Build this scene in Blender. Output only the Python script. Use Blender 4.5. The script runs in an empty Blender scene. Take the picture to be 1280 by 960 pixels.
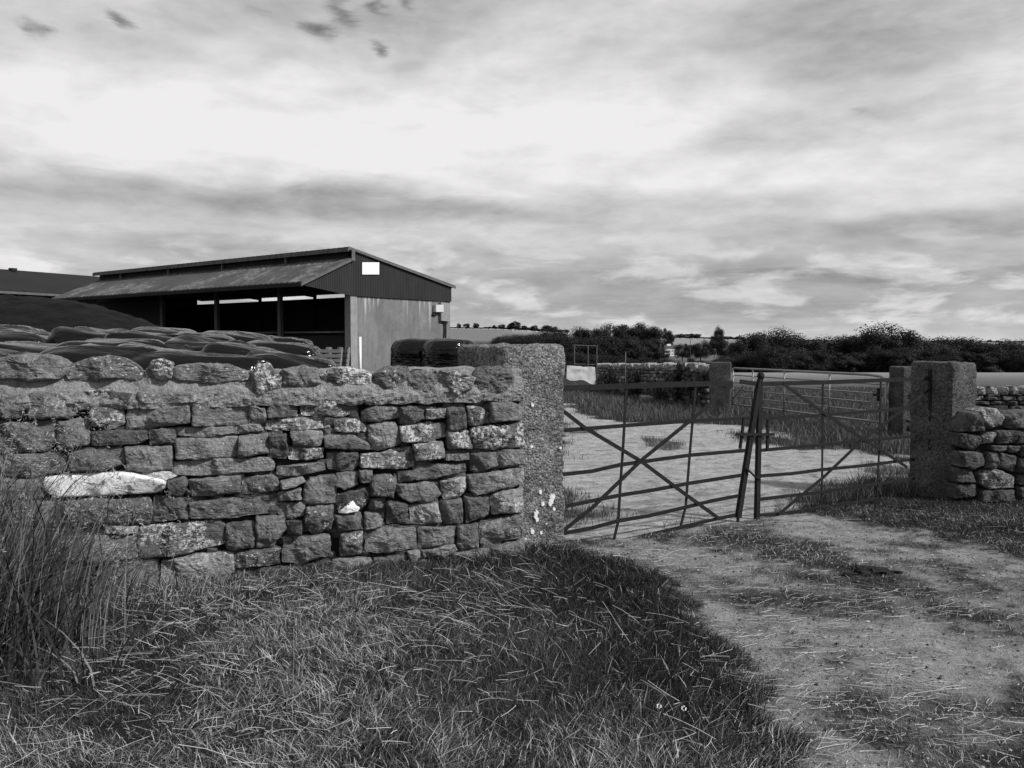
import bpy, math, random
import numpy as np
from mathutils import Vector, Matrix, noise as mnoise

R = math.radians
random.seed(7)
rng = np.random.default_rng(11)
scene = bpy.context.scene
COL = scene.collection

# ------------------------------------------------------------------ camera
F = 1072.0                      # focal length in photo pixels (1280 wide)
PITCH = R(2.564)
EYE = Vector((0, 0, 1.65))
cam_d = bpy.data.cameras.new('camera')
cam_d.sensor_width = 36.0
cam_d.lens = F / 1280 * 36.0
cam_d.clip_start = 0.05
cam_d.clip_end = 9000
cam = bpy.data.objects.new('camera', cam_d)
COL.objects.link(cam)
cam.location = EYE
cam.rotation_euler = (R(90) - PITCH, 0, 0)
scene.camera = cam

# ------------------------------------------------------------------ view
scene.view_settings.view_transform = 'Standard'
scene.view_settings.look = 'None'
scene.view_settings.gamma = 1.0
scene.view_settings.exposure = 0.0
scene.view_settings.use_curve_mapping = False

# ------------------------------------------------------------------ sun and sky
SUN_DIR = Vector((0.90, -0.44, 0.82)).normalized()      # towards the sun
sun_d = bpy.data.lights.new('sun', 'SUN')
sun_d.energy = 4.6
sun_d.angle = R(3.5)
sun_d.color = (1.0, 0.985, 0.99)
sun = bpy.data.objects.new('sun', sun_d)
COL.objects.link(sun)
sun.location = (6, -6, 12)
sun.rotation_euler = SUN_DIR.to_track_quat('Z', 'Y').to_euler()


class NT:
    """small helper to wire value nodes"""
    def __init__(self, nt):
        self.nt = nt
        nt.nodes.clear()

    def n(self, typ, **kw):
        nd = self.nt.nodes.new(typ)
        for k, v in kw.items():
            setattr(nd, k, v)
        return nd

    def put(self, sock, v):
        if v is None:
            return
        if hasattr(v, 'is_linked') or hasattr(v, 'node'):
            self.nt.links.new(v, sock)
        else:
            sock.default_value = v

    def m(self, op, a, b=None, c=None, clamp=False):
        nd = self.n('ShaderNodeMath', operation=op)
        nd.use_clamp = clamp
        self.put(nd.inputs[0], a)
        self.put(nd.inputs[1], b)
        if c is not None:
            self.put(nd.inputs[2], c)
        return nd.outputs[0]

    def v(self, op, a, b=None):
        nd = self.n('ShaderNodeVectorMath', operation=op)
        self.put(nd.inputs[0], a)
        self.put(nd.inputs[1], b)
        return nd.outputs[0]

    def noise(self, vec, scale, detail=4, rough=0.55, dist=0.0):
        nd = self.n('ShaderNodeTexNoise')
        self.put(nd.inputs['Vector'], vec)
        nd.inputs['Scale'].default_value = scale
        nd.inputs['Detail'].default_value = detail
        nd.inputs['Roughness'].default_value = rough
        nd.inputs['Distortion'].default_value = dist
        return nd.outputs[0]

    def voro(self, vec, scale, out='Distance'):
        nd = self.n('ShaderNodeTexVoronoi')
        self.put(nd.inputs['Vector'], vec)
        nd.inputs['Scale'].default_value = scale
        return nd.outputs[out]

    def rng(self, x, a, b, c=0.0, d=1.0, smooth=True):
        nd = self.n('ShaderNodeMapRange')
        nd.clamp = True
        if smooth:
            nd.interpolation_type = 'SMOOTHSTEP'
        self.put(nd.inputs['Value'], x)
        nd.inputs['From Min'].default_value = a
        nd.inputs['From Max'].default_value = b
        nd.inputs['To Min'].default_value = c
        nd.inputs['To Max'].default_value = d
        return nd.outputs['Result']

    def mix(self, f, a, b):
        # a + f*(b-a) on values
        return self.m('ADD', a, self.m('MULTIPLY', f, self.m('SUBTRACT', b, a)))


world = bpy.data.worlds.new('World')
scene.world = world
world.use_nodes = True
W = NT(world.node_tree)
tc = W.n('ShaderNodeTexCoord')
dirv = tc.outputs['Generated']
sep = W.n('ShaderNodeSeparateXYZ')
W.put(sep.inputs[0], dirv)
dx, dy, dz = sep.outputs
az = W.m('ARCTAN2', dx, dy)
el = W.m('ARCSINE', dz)
zc = W.m('MAXIMUM', dz, 0.0)
inv = W.m('DIVIDE', 1.0, W.m('ADD', zc, 0.055))
comb = W.n('ShaderNodeCombineXYZ')
W.put(comb.inputs[0], W.m('MULTIPLY', dx, inv))
W.put(comb.inputs[1], W.m('MULTIPLY', dy, inv))
cp = comb.outputs[0]
comb2 = W.n('ShaderNodeCombineXYZ')                      # az/el sheet, stretched sideways
W.put(comb2.inputs[0], az)
W.put(comb2.inputs[1], W.m('MULTIPLY', el, 3.2))
ae = comb2.outputs[0]
cq = W.v('SCALE', cp)
cq.node.inputs['Scale'].default_value = 1.0
comb4 = W.n('ShaderNodeCombineXYZ')
inv2 = W.m('DIVIDE', 1.0, W.m('ADD', zc, 0.14))
W.put(comb4.inputs[0], W.m('MULTIPLY', dx, inv2))
W.put(comb4.inputs[1], W.m('MULTIPLY', dy, inv2))
cpr = comb4.outputs[0]
f_a = W.noise(cpr, 1.5, 8, 0.52, 0.35)
f_b = W.noise(W.v('ADD', cpr, (0.05, 0.16, 0.0)), 1.5, 8, 0.52, 0.35)
relief = W.m('SUBTRACT', f_a, f_b)
n_big = W.noise(cp, 0.55, 3, 0.5, 0.3)
n_mid = W.noise(cp, 1.7, 7, 0.62, 0.5)
n_fin = W.noise(ae, 7.0, 7, 0.6, 0.7)
n_wob = W.noise(ae, 3.0, 4, 0.5)


def az_of(px):
    return math.atan((px - 640) / F)


def el_of(px, py):
    a, b = (px - 640) / F, (480 - py) / F
    y = math.cos(PITCH) + b * math.sin(PITCH)
    z = -math.sin(PITCH) + b * math.cos(PITCH)
    return math.atan2(z, math.hypot(a, y))


ramp = W.n('ShaderNodeValToRGB')
W.put(ramp.inputs[0], W.m('DIVIDE', W.m('ADD', el, W.m('MULTIPLY', W.m('SUBTRACT', n_wob, 0.5), 0.07)), 0.5))
cr = ramp.color_ramp
cr.interpolation = 'B_SPLINE'
stops = [(0.0, .60), (0.035, .62), (0.075, .56), (0.115, .60), (0.15, .66), (0.19, .72), (0.25, .80),
         (0.31, .70), (0.38, .58), (0.5, .50)]
while len(cr.elements) < len(stops):
    cr.elements.new(0.5)
for e, (p, c) in zip(cr.elements, stops):
    e.position = p / 0.5
    e.color = (c, c, c, 1)
bw = W.n('ShaderNodeRGBToBW')
W.put(bw.inputs[0], ramp.outputs[0])
L = bw.outputs[0]
L = W.m('ADD', L, W.m('MULTIPLY', W.m('SUBTRACT', n_big, 0.5), 0.16))
L = W.m('ADD', L, W.m('MULTIPLY', W.m('SUBTRACT', n_mid, 0.5), W.rng(el, .02, .25, .03, .14)))
L = W.m('ADD', L, W.m('MULTIPLY', relief, W.rng(el, .03, .20, .10, .44)))
L = W.m('ADD', L, W.m('MULTIPLY', W.m('SUBTRACT', f_a, .5), W.rng(el, .06, .34, .04, .40)))
L = W.m('ADD', L, W.m('MULTIPLY', W.m('SUBTRACT', n_fin, 0.5), 0.16))
n_f2 = W.noise(ae, 17.0, 8, 0.62, 0.4)
L = W.m('ADD', L, W.m('MULTIPLY', W.m('SUBTRACT', n_f2, 0.5), 0.18))


def blob(px, py, sx, sy, wob=0.03):
    """soft patch of the sky around one direction"""
    a0, e0 = az_of(px), el_of(px, py)
    da = W.m('DIVIDE', W.m('ADD', W.m('SUBTRACT', az, a0), W.m('MULTIPLY', W.m('SUBTRACT', n_fin, 0.5), wob * 4)), sx / F)
    de = W.m('DIVIDE', W.m('ADD', W.m('SUBTRACT', el, e0), W.m('MULTIPLY', W.m('SUBTRACT', n_mid, 0.5), wob * 1.5)), sy / F)
    r2 = W.m('ADD', W.m('MULTIPLY', da, da), W.m('MULTIPLY', de, de))
    return W.m('EXPONENT', W.m('MULTIPLY', r2, -1.0))


for (px, py, sx, sy, amp) in [
        (230, 243, 330, 26, -.24), (620, 262, 300, 18, -.18), (1150, 285, 260, 20, -.18),
        (1060, 95, 130, 80, -.24), (1180, 30, 160, 60, -.08), (700, 60, 200, 60, -.06),
        (930, 185, 55, 16, -.16), (300, 175, 380, 60, .16), (760, 150, 180, 50, .12), (1000, 230, 300, 34, .14),
        (100, 25, 150, 38, -.12), (420, 20, 150, 46, -.16), (60, 330, 120, 14, .14), (300, 305, 160, 10, -.12),
        (1000, 345, 330, 16, -.12), (900, 385, 330, 14, -.10), (640, 300, 400, 12, .08), (1180, 330, 200, 8, .12)]:
    L = W.m('ADD', L, W.m('MULTIPLY', blob(px, py, sx, sy), amp))
# the clear holes in the cloud, where the sky itself shows
comb5 = W.n('ShaderNodeCombineXYZ')
W.put(comb5.inputs[0], az)
W.put(comb5.inputs[1], W.m('MULTIPLY', el, 2.3))
g_a = W.noise(comb5.outputs[0], 6.5, 7, .55, .15)
g_b = W.noise(W.v('ADD', comb5.outputs[0], (-.012, .035, 0)), 6.5, 7, .55, .15)
L = W.m('ADD', L, W.m('MULTIPLY', W.m('SUBTRACT', g_a, g_b), W.rng(el, .0, .10, .18, .42)))
hole = None
for (px, py, sx, sy, am) in [(400, 33, 26, 12, 1), (430, 14, 16, 16, .8), (470, 58, 10, 12, .9), (475, 8, 14, 10, .9), (518, 4, 12, 9, .9),
                             (155, 18, 17, 10, .9), (46, 36, 14, 9, .8), (330, 18, 34, 18, .4), (1064, 136, 12, 6, .5), (110, 22, 50, 14, .3)]:
    h = W.m('MULTIPLY', blob(px, py, sx, sy, 0.03), am)
    hole = h if hole is None else W.m('MAXIMUM', hole, h)
hole = W.rng(W.m('ADD', hole, W.m('MULTIPLY', W.m('SUBTRACT', n_f2, .5), 1.3)), .15, 1.35, 0, .95)
sky = W.n('ShaderNodeTexSky')
sky.sky_type = 'NISHITA'
sky.sun_disc = False
sky.sun_elevation = math.asin(SUN_DIR.z)
sky.sun_rotation = math.atan2(SUN_DIR.x, SUN_DIR.y)
bw2 = W.n('ShaderNodeRGBToBW')
W.put(bw2.inputs[0], sky.outputs[0])
clear = W.m('MULTIPLY', bw2.outputs[0], 0.30)
comb3 = W.n('ShaderNodeCombineXYZ')
W.put(comb3.inputs[0], az)
W.put(comb3.inputs[1], W.m('MULTIPLY', el, 3.4))
cum = W.noise(comb3.outputs[0], 8.0, 9, .56, .25)
low = W.m('MULTIPLY', W.rng(el, .16, .06), W.rng(el, .0, .03))
puff = W.m('SUBTRACT', W.rng(cum, .47, .60), .45)
L = W.m('ADD', L, W.m('MULTIPLY', W.m('MULTIPLY', puff, low), .25))
L = W.m('MINIMUM', W.m('MAXIMUM', L, 0.22), 0.86)
L = W.m('MULTIPLY', L, 10.0)
L = W.mix(hole, L, clear)
below = W.rng(el, -0.05, 0.0, 0.12, 1.0)
L = W.m('MULTIPLY', L, below)
tint = W.n('ShaderNodeCombineColor')
W.put(tint.inputs[0], L)
W.put(tint.inputs[1], W.m('MULTIPLY', L, 0.985))
W.put(tint.inputs[2], W.m('MULTIPLY', L, 0.995))
bg = W.n('ShaderNodeBackground')
W.put(bg.inputs[0], tint.outputs[0])
bg.inputs[1].default_value = 0.1
wo = W.n('ShaderNodeOutputWorld')
W.put(wo.inputs[0], bg.outputs[0])
world.cycles.sampling_method = 'MANUAL'
world.cycles.sample_map_resolution = 512


# ------------------------------------------------------------------ projection helpers
def ray(px, py):
    a, b = (px - 640) / F, (480 - py) / F
    return Vector((a, math.cos(PITCH) + b * math.sin(PITCH), -math.sin(PITCH) + b * math.cos(PITCH)))


def at(px, py, Y):
    d = ray(px, py)
    return EYE + d * (Y / d.y)


def on_plane(px, py, p0, nrm):
    d = ray(px, py)
    return EYE + d * ((Vector(p0) - EYE).dot(nrm) / d.dot(nrm))


def on_ground(px, py, z=0.0):
    d = ray(px, py)
    return EYE + d * ((z - EYE.z) / d.z)


# ------------------------------------------------------------------ materials
def base_mat(name):
    m = bpy.data.materials.new(name)
    m.use_nodes = True
    N = NT(m.node_tree)
    out = N.n('ShaderNodeOutputMaterial')
    bs = N.n('ShaderNodeBsdfPrincipled')
    N.put(out.inputs[0], bs.outputs[0])
    return m, N, bs


def grey(N, val):
    c = N.n('ShaderNodeCombineColor')
    for i in range(3):
        N.put(c.inputs[i], val)
    return c.outputs[0]


def bump(N, bs, h, strength, dist=0.02):
    b = N.n('ShaderNodeBump')
    b.inputs['Strength'].default_value = strength
    b.inputs['Distance'].default_value = dist
    N.put(b.inputs['Height'], h)
    N.put(bs.inputs['Normal'], b.outputs[0])


def attr(N, name):
    a = N.n('ShaderNodeAttribute')
    a.attribute_name = name
    return a.outputs['Fac']


def mat(name, tone, rough=.85, var=.35, scale=4.0, bmp=.3, bscale=30.0, spec=.25, metallic=0.0, tone_attr=None,
        stretch=None, bdist=.02):
    m, N, bs = base_mat(name)
    tcn = N.n('ShaderNodeTexCoord')
    vec = tcn.outputs['Object']
    if stretch:
        mp = N.n('ShaderNodeMapping')
        mp.inputs['Scale'].default_value = stretch
        N.put(mp.inputs[0], vec)
        vec = mp.outputs[0]
    n1 = N.noise(vec, scale, 6, .62)
    val = N.m('MULTIPLY', N.m('ADD', 1 - var * 1.5, N.m('MULTIPLY', n1, var * 3)), tone)
    val = N.m('MAXIMUM', val, tone * .15)
    if tone_attr:
        val = N.m('MULTIPLY', val, attr(N, tone_attr))
    N.put(bs.inputs['Base Color'], grey(N, val))
    bs.inputs['Roughness'].default_value = rough
    bs.inputs['Specular IOR Level'].default_value = spec
    bs.inputs['Metallic'].default_value = metallic
    if bmp:
        bump(N, bs, N.noise(vec, bscale, 5, .65), bmp, bdist)
    return m


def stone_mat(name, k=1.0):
    m, N, bs = base_mat(name)
    vec = N.n('ShaderNodeTexCoord').outputs['Object']
    t, li = attr(N, 'tone'), attr(N, 'lichen')
    n1 = N.noise(vec, 5, 8, .65, .4)
    n2 = N.noise(vec, 34, 6, .7)
    n3 = N.noise(vec, 130, 3, .6)
    v = N.m('MULTIPLY', t, N.m('MAXIMUM', .2, N.m('ADD', -.1, N.m('MULTIPLY', n1, 2.2))))
    v = N.m('MULTIPLY', v, N.m('MAXIMUM', .15, N.m('ADD', -.1, N.m('MULTIPLY', n2, 2.2))))
    v = N.m('MULTIPLY', v, N.m('ADD', .55, N.m('MULTIPLY', n3, .9)))
    mps = N.n('ShaderNodeMapping')
    mps.inputs['Scale'].default_value = (5, 5, 34)
    mps.inputs['Rotation'].default_value = (.06, .05, 0)
    N.put(mps.inputs[0], vec)
    strata = N.noise(mps.outputs[0], 1.0, 6, .65, .4)
    v = N.m('MULTIPLY', v, N.m('ADD', .62, N.m('MULTIPLY', strata, .76)))
    # dark weathered film
    film = N.rng(N.noise(vec, 11, 5, .6, .8), .55, .70)
    v = N.m('MULTIPLY', v, N.m('SUBTRACT', 1.0, N.m('MULTIPLY', film, .45)))
    # crustose lichen: small pale spots, more where the stone carries it
    th = N.m('SUBTRACT', N.noise(vec, 40, 5, .7, .3), N.m('SUBTRACT', .72, N.m('MULTIPLY', li, .30)))
    spot = N.rng(th, 0.0, .035)
    big = N.rng(N.noise(vec, 9, 3, .5), .40, .54)
    spot = N.m('MULTIPLY', spot, big)
    v = N.mix(spot, v, N.m('ADD', .38, N.m('MULTIPLY', n3, .5)))
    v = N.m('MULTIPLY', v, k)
    N.put(bs.inputs['Base Color'], grey(N, v))
    bs.inputs['Roughness'].default_value = .9
    bs.inputs['Specular IOR Level'].default_value = .15
    h = N.m('ADD', N.m('ADD', N.m('MULTIPLY', N.noise(vec, 14, 7, .7, .3), 1.0), N.m('MULTIPLY', n2, .6)), N.m('MULTIPLY', strata, .6))
    bump(N, bs, h, 1.0, .045)
    return m


def white_stone_mat():
    m, N, bs = base_mat('white_painted_stone')
    vec = N.n('ShaderNodeTexCoord').outputs['Object']
    n1 = N.noise(vec, 9, 7, .7, .5)
    n2 = N.noise(vec, 40, 4, .6)
    wear = N.rng(n1, .58, .62)
    v = N.m('ADD', .55, N.m('MULTIPLY', n2, .35))
    v = N.mix(wear, v, .16)
    N.put(bs.inputs['Base Color'], grey(N, v))
    bs.inputs['Roughness'].default_value = .8
    bump(N, bs, N.m('ADD', n1, n2), .4, .02)
    return m


def pebble_mat(name, tone, scale=42, contrast=1.0):
    """exposed-aggregate concrete"""
    m, N, bs = base_mat(name)
    vec = N.n('ShaderNodeTexCoord').outputs['Object']
    wv = N.n('ShaderNodeTexNoise')
    N.put(wv.inputs['Vector'], vec)
    wv.inputs['Scale'].default_value = scale * .8
    sc_ = N.n('ShaderNodeVectorMath', operation='SCALE')
    N.put(sc_.inputs[0], wv.outputs['Color'])
    sc_.inputs['Scale'].default_value = .9 / scale
    wvec = N.v('ADD', vec, sc_.outputs[0])
    d = N.voro(wvec, scale)
    c = N.n('ShaderNodeTexVoronoi')
    N.put(c.inputs[0], wvec)
    c.inputs['Scale'].default_value = scale
    sp = N.n('ShaderNodeSeparateColor')
    N.put(sp.inputs[0], c.outputs['Color'])
    n1 = N.noise(vec, 3.2, 5, .6)
    v = N.m('MULTIPLY', tone, N.m('ADD', .45, N.m('MULTIPLY', N.m('POWER', sp.outputs[0], 1.4), 1.35 * contrast)))
    v = N.m('MULTIPLY', v, N.m('MAXIMUM', .25, N.m('ADD', -.1, N.m('MULTIPLY', n1, 2.2))))
    pit = N.rng(N.noise(vec, 26, 4, .7), .54, .64)
    v = N.m('MULTIPLY', v, N.m('SUBTRACT', 1.0, N.m('MULTIPLY', pit, .6)))
    N.put(bs.inputs['Base Color'], grey(N, v))
    bs.inputs['Roughness'].default_value = .9
    bs.inputs['Specular IOR Level'].default_value = .15
    d = N.m('ADD', N.m('MULTIPLY', d, .6), N.m('MULTIPLY', N.noise(vec, 90, 3, .6), .5))
    h = N.m('SUBTRACT', N.m('MULTIPLY', N.noise(vec, 26, 4, .7), -1.2), d)
    bump(N, bs, h, .9, .03)
    return m


M = {}
M['stone'] = stone_mat('weathered_stone')
M['stone_mid'] = stone_mat('dark_lichened_stone', .62)  # low right wall: lichened stone of a darker colour overall
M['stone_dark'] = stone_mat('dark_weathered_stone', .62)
M['core'] = mat('wall_core_earth', .014, .95, .3)
M['mortar'] = mat('lime_mortar', .28, .95, .7, 20, 1.0, 70, .1, bdist=.03)
M['white_stone'] = white_stone_mat()
M['pier'] = pebble_mat('pebbled_concrete', .20, 62, .75)
M['pier_plain'] = pebble_mat('rough_concrete', .125, 80, .6)
M['pier_old'] = pebble_mat('dark_old_concrete', .10, 60, .5)
M['lichen'] = mat('white_lichen', .62, .9, .25, 30, .4, 80)
M['iron'] = mat('rusted_gate_iron', .011, .7, .6, 18, .3, 90, .18)
M['galv'] = mat('galvanised_steel', .20, .45, .2, 9, .1, 60, .5, .3)
M['clad'] = mat('black_corrugated_sheet', .032, .75, .4, 2.5, .1, 30, .2, stretch=(1, 1, .3))
M['panel'] = mat('white_panel', .85, .5, .03, 3, 0)
M['steel'] = mat('dull_steel_post', .10, .7, .4, 5, .2, 40)
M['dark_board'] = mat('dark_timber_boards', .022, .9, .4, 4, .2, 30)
M['box_light'] = mat('pale_meter_box', .50, .6, .12, 6, .05, 40)
M['box_grey'] = mat('grey_meter_box', .22, .6, .25, 6, .1, 40)
M['cable'] = mat('black_cable', .02, .6, .1)
M['wood'] = mat('weathered_pallet_wood', .16, .9, .5, 9, .3, 50, stretch=(1, 1, 3))
M['white'] = mat('white_plastic', .75, .5, .08, 5, 0)
M['sheet'] = mat('pale_sheet_plastic', .30, .6, .22, 5, .25, 10)
M['slab'] = mat('pale_stone_slab', .24, .9, .3, 6, .4, 30)
M['heap'] = mat('dark_heap_cover', .010, .85, .9, 2.2, .8, 7, .1, stretch=(1, 1, 4), bdist=.1)
M['soil_dark'] = mat('dark_turf', .04, .95, .5, 14, .8, 40)
M['bark'] = mat('bark', .05, .95, .4, 8, .4, 20)
M['house'] = mat('white_render', .80, .8, .06, .4, 0)
M['slate'] = mat('dark_slate_roof', .06, .7, .3, .8, 0)
M['glass'] = mat('dark_window', .03, .15, .1, 1, 0, spec=.5)
M['roof_pale'] = mat('pale_sheet_roof', .33, .6, .2, .5, 0)
M['petal'] = mat('white_petals', .8, .7, .05, 20, 0)
M['shed_roof'] = mat('shed_roof_sheet', .013, .8, .35, .8, .1, 6)


def wrap_mat():
    m, N, bs = base_mat('black_silage_wrap')
    vec = N.n('ShaderNodeTexCoord').outputs['Object']
    bs.inputs['Base Color'].default_value = (.0025, .0025, .0025, 1)
    N.put(bs.inputs['Roughness'], N.rng(N.noise(vec, 3, 4, .6), .3, .7, .07, .20))
    bs.inputs['Specular IOR Level'].default_value = .30
    mp = N.n('ShaderNodeMapping')
    mp.inputs['Scale'].default_value = (.8, 6.0, 6.0)
    N.put(mp.inputs[0], vec)
    bump(N, bs, N.noise(mp.outputs[0], 1.6, 3, .5, .8), .5, .07)
    return m


M['wrap'] = wrap_mat()


def gable_mat():
    m, N, bs = base_mat('stained_concrete_render')
    vec = N.n('ShaderNodeTexCoord').outputs['Object']
    mp = N.n('ShaderNodeMapping')
    mp.inputs['Scale'].default_value = (4.5, 4.5, .5)
    N.put(mp.inputs[0], vec)
    streak = N.noise(mp.outputs[0], 1.4, 5, .65)
    n1 = N.noise(vec, 1.3, 6, .6, .4)
    n2 = N.noise(vec, 14, 4, .6)
    v = N.m('MULTIPLY', .155, N.m('ADD', .35, N.m('MULTIPLY', n1, 1.1)))
    v = N.m('MULTIPLY', v, N.m('ADD', .55, N.m('MULTIPLY', streak, .9)))
    v = N.m('MULTIPLY', v, N.m('ADD', .75, N.m('MULTIPLY', n2, .5)))
    sz = N.n('ShaderNodeSeparateXYZ')
    N.put(sz.inputs[0], vec)
    # lime runs that start under the cladding and thin out downwards
    mp2 = N.n('ShaderNodeMapping')
    mp2.inputs['Scale'].default_value = (7, 7, .35)
    N.put(mp2.inputs[0], vec)
    run = N.noise(mp2.outputs[0], 1.0, 4, .6)
    k = N.rng(N.m('ADD', run, N.m('MULTIPLY', sz.outputs[2], .12)), .86, .99)
    v = N.mix(N.m('MULTIPLY', k, .75), v, .42)
    N.put(bs.inputs['Base Color'], grey(N, v))
    bs.inputs['Roughness'].default_value = .9
    bump(N, bs, n2, .25, .02)
    return m


M['gable'] = gable_mat()


def roof_mat():
    m, N, bs = base_mat('weathered_fibre_roof')
    vec = N.n('ShaderNodeTexCoord').outputs['Object']
    n1 = N.noise(vec, .45, 5, .7, .5)
    n2 = N.noise(vec, 5, 6, .75)
    n3 = N.noise(vec, 1.3, 4, .6)
    pale = N.m('MULTIPLY', N.rng(n1, .50, .62), N.rng(n2, .40, .62))
    v = N.m('MULTIPLY', .065, N.m('ADD', .4, N.m('MULTIPLY', n3, 1.2)))
    v = N.mix(N.m('MULTIPLY', pale, .8), v, .22)
    N.put(bs.inputs['Base Color'], grey(N, v))
    bs.inputs['Roughness'].default_value = .85
    bs.inputs['Specular IOR Level'].default_value = .15
    bump(N, bs, n2, .3, .03)
    return m


M['roof'] = roof_mat()


def leaf_mat(name, tone, rough=.65):
    m, N, bs = base_mat(name)
    v = N.m('MULTIPLY', attr(N, 'tone'), tone)
    N.put(bs.inputs['Base Color'], grey(N, v))
    bs.inputs['Roughness'].default_value = rough
    bs.inputs['Specular IOR Level'].default_value = .2
    return m


M['leaf'] = leaf_mat('dark_leaves', .0135)
M['leaf_near'] = leaf_mat('hedge_leaves', .05)
M['grass'] = leaf_mat('grass_blades', 1.0, .6)
M['straw'] = leaf_mat('dry_straw', 1.0, .6)


# ------------------------------------------------------------------ mesh helpers
class MB:
    def __init__(self):
        self.v, self.f, self.a = [], [], {}

    def add(self, verts, faces, **attrs):
        o = len(self.v)
        self.v += [tuple(p) for p in verts]
        self.f += [tuple(i + o for i in f) for f in faces]
        for k, val in attrs.items():
            self.a.setdefault(k, [0.0] * o)
            self.a[k] += [val] * len(verts)
        return o

    def box(self, o, ax, ay, az_, **at_):
        """box from corner o with the three edge vectors"""
        o, ax, ay, az_ = map(Vector, (o, ax, ay, az_))
        p = [o, o + ax, o + ax + ay, o + ay]
        p = p + [q + az_ for q in p]
        if ax.cross(ay).dot(az_) < 0:
            f = [(0, 1, 2, 3), (7, 6, 5, 4), (4, 5, 1, 0), (5, 6, 2, 1), (6, 7, 3, 2), (7, 4, 0, 3)]
        else:
            f = [(3, 2, 1, 0), (4, 5, 6, 7), (0, 1, 5, 4), (1, 2, 6, 5), (2, 3, 7, 6), (3, 0, 4, 7)]
        self.add(p, f, **at_)

    def prism(self, poly, ext):
        """planar polygon pushed along ext"""
        ext = Vector(ext)
        n = len(poly)
        a = [Vector(p) for p in poly]
        b = [p + ext for p in a]
        f = [tuple(range(n))[::-1], tuple(range(n, 2 * n))]
        f += [(i, (i + 1) % n, n + (i + 1) % n, n + i) for i in range(n)]
        self.add(a + b, f)

    def sweep(self, pts, w, t, nrm):
        """flat bar along a polyline; w in the plane across it, t along nrm"""
        pts = [Vector(p) for p in pts]
        nrm = Vector(nrm).normalized()
        vs, fs = [], []
        for i, p in enumerate(pts):
            d = (pts[min(i + 1, len(pts) - 1)] - pts[max(i - 1, 0)]).normalized()
            s = d.cross(nrm).normalized()
            vs += [p + s * w / 2 + nrm * t / 2, p - s * w / 2 + nrm * t / 2, p - s * w / 2 - nrm * t / 2, p + s * w / 2 - nrm * t / 2]
        for i in range(len(pts) - 1):
            a, b = 4 * i, 4 * i + 4
            for k in range(4):
                fs.append((a + k, a + (k + 1) % 4, b + (k + 1) % 4, b + k))
        fs.append((3, 2, 1, 0))
        e = 4 * (len(pts) - 1)
        fs.append((e, e + 1, e + 2, e + 3))
        self.add(vs, fs)

    def tube(self, pts, r, seg=8):
        pts = [Vector(p) for p in pts]
        rs = r if isinstance(r, (list, tuple)) else [r] * len(pts)
        vs, fs = [], []
        for i, p in enumerate(pts):
            d = (pts[min(i + 1, len(pts) - 1)] - pts[max(i - 1, 0)]).normalized()
            u = d.cross(Vector((0, 0, 1)))
            if u.length < .05:
                u = d.cross(Vector((1, 0, 0)))
            u.normalize()
            w = d.cross(u)
            for k in range(seg):
                t = 2 * math.pi * k / seg
                vs.append(p + (u * math.cos(t) + w * math.sin(t)) * rs[i])
        for i in range(len(pts) - 1):
            for k in range(seg):
                a, b = i * seg + k, i * seg + (k + 1) % seg
                fs.append((a, b, b + seg, a + seg))
        fs.append(tuple(range(seg))[::-1])
        fs.append(tuple(range((len(pts) - 1) * seg, len(pts) * seg)))
        self.add(vs, fs)

    def build(self, name, material, parent=None, smooth=False, recenter=True):
        n = len(self.v)
        arr = np.array(self.v, dtype=np.float64).reshape(n, 3)
        o = np.zeros(3)
        if recenter and n:
            lo, hi = arr.min(0), arr.max(0)
            o = np.array([(lo[0] + hi[0]) / 2, (lo[1] + hi[1]) / 2, lo[2]])
        me = bpy.data.meshes.new(name)
        me.from_pydata((arr - o).tolist(), [], self.f)
        for k, vals in self.a.items():
            vals = vals + [0.0] * (n - len(vals))
            at_ = me.attributes.new(k, 'FLOAT', 'POINT')
            at_.data.foreach_set('value', np.array(vals, dtype=np.float32))
        me.materials.append(material)
        if smooth:
            me.shade_smooth()
        me.update()
        ob = bpy.data.objects.new(name, me)
        COL.objects.link(ob)
        ob.location = Vector(o)
        if parent is not None:
            ob.parent = parent
            ob.location = Vector(o) - WORLD[parent.name]
        WORLD[ob.name] = Vector(o)
        return ob


WORLD = {}


def tag(ob, label=None, cat=None, group=None, kind=None):
    if label:
        ob['label'] = label
    if cat:
        ob['category'] = cat
    if group:
        ob['group'] = group
    if kind:
        ob['kind'] = kind
    return ob


def thing(name, loc, label, cat, group=None):
    e = bpy.data.objects.new(name, None)
    e.empty_display_size = .2
    COL.objects.link(e)
    e.location = Vector(loc)
    WORLD[e.name] = Vector(loc)
    return tag(e, label, cat, group)


def quads_np(name, V, material, tone, per, rows, kind=None):
    """V: (N, per, 3) strips of 2-wide rows -> one mesh of quads"""
    Nn = V.shape[0]
    nq = rows - 1
    base = (np.arange(Nn) * per)[:, None, None]
    q = np.array([[2 * i, 2 * i + 1, 2 * i + 3, 2 * i + 2] for i in range(nq)])[None]
    idx = (base + q).reshape(-1)
    me = bpy.data.meshes.new(name)
    me.vertices.add(Nn * per)
    me.vertices.foreach_set('co', V.reshape(-1).astype(np.float32))
    me.loops.add(len(idx))
    me.loops.foreach_set('vertex_index', idx.astype(np.int32))
    me.polygons.add(len(idx) // 4)
    me.polygons.foreach_set('loop_start', np.arange(0, len(idx), 4, dtype=np.int32))
    at_ = me.attributes.new('tone', 'FLOAT', 'POINT')
    at_.data.foreach_set('value', tone.reshape(-1).astype(np.float32))
    me.materials.append(material)
    me.update(calc_edges=True)
    ob = bpy.data.objects.new(name, me)
    COL.objects.link(ob)
    return ob


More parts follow.
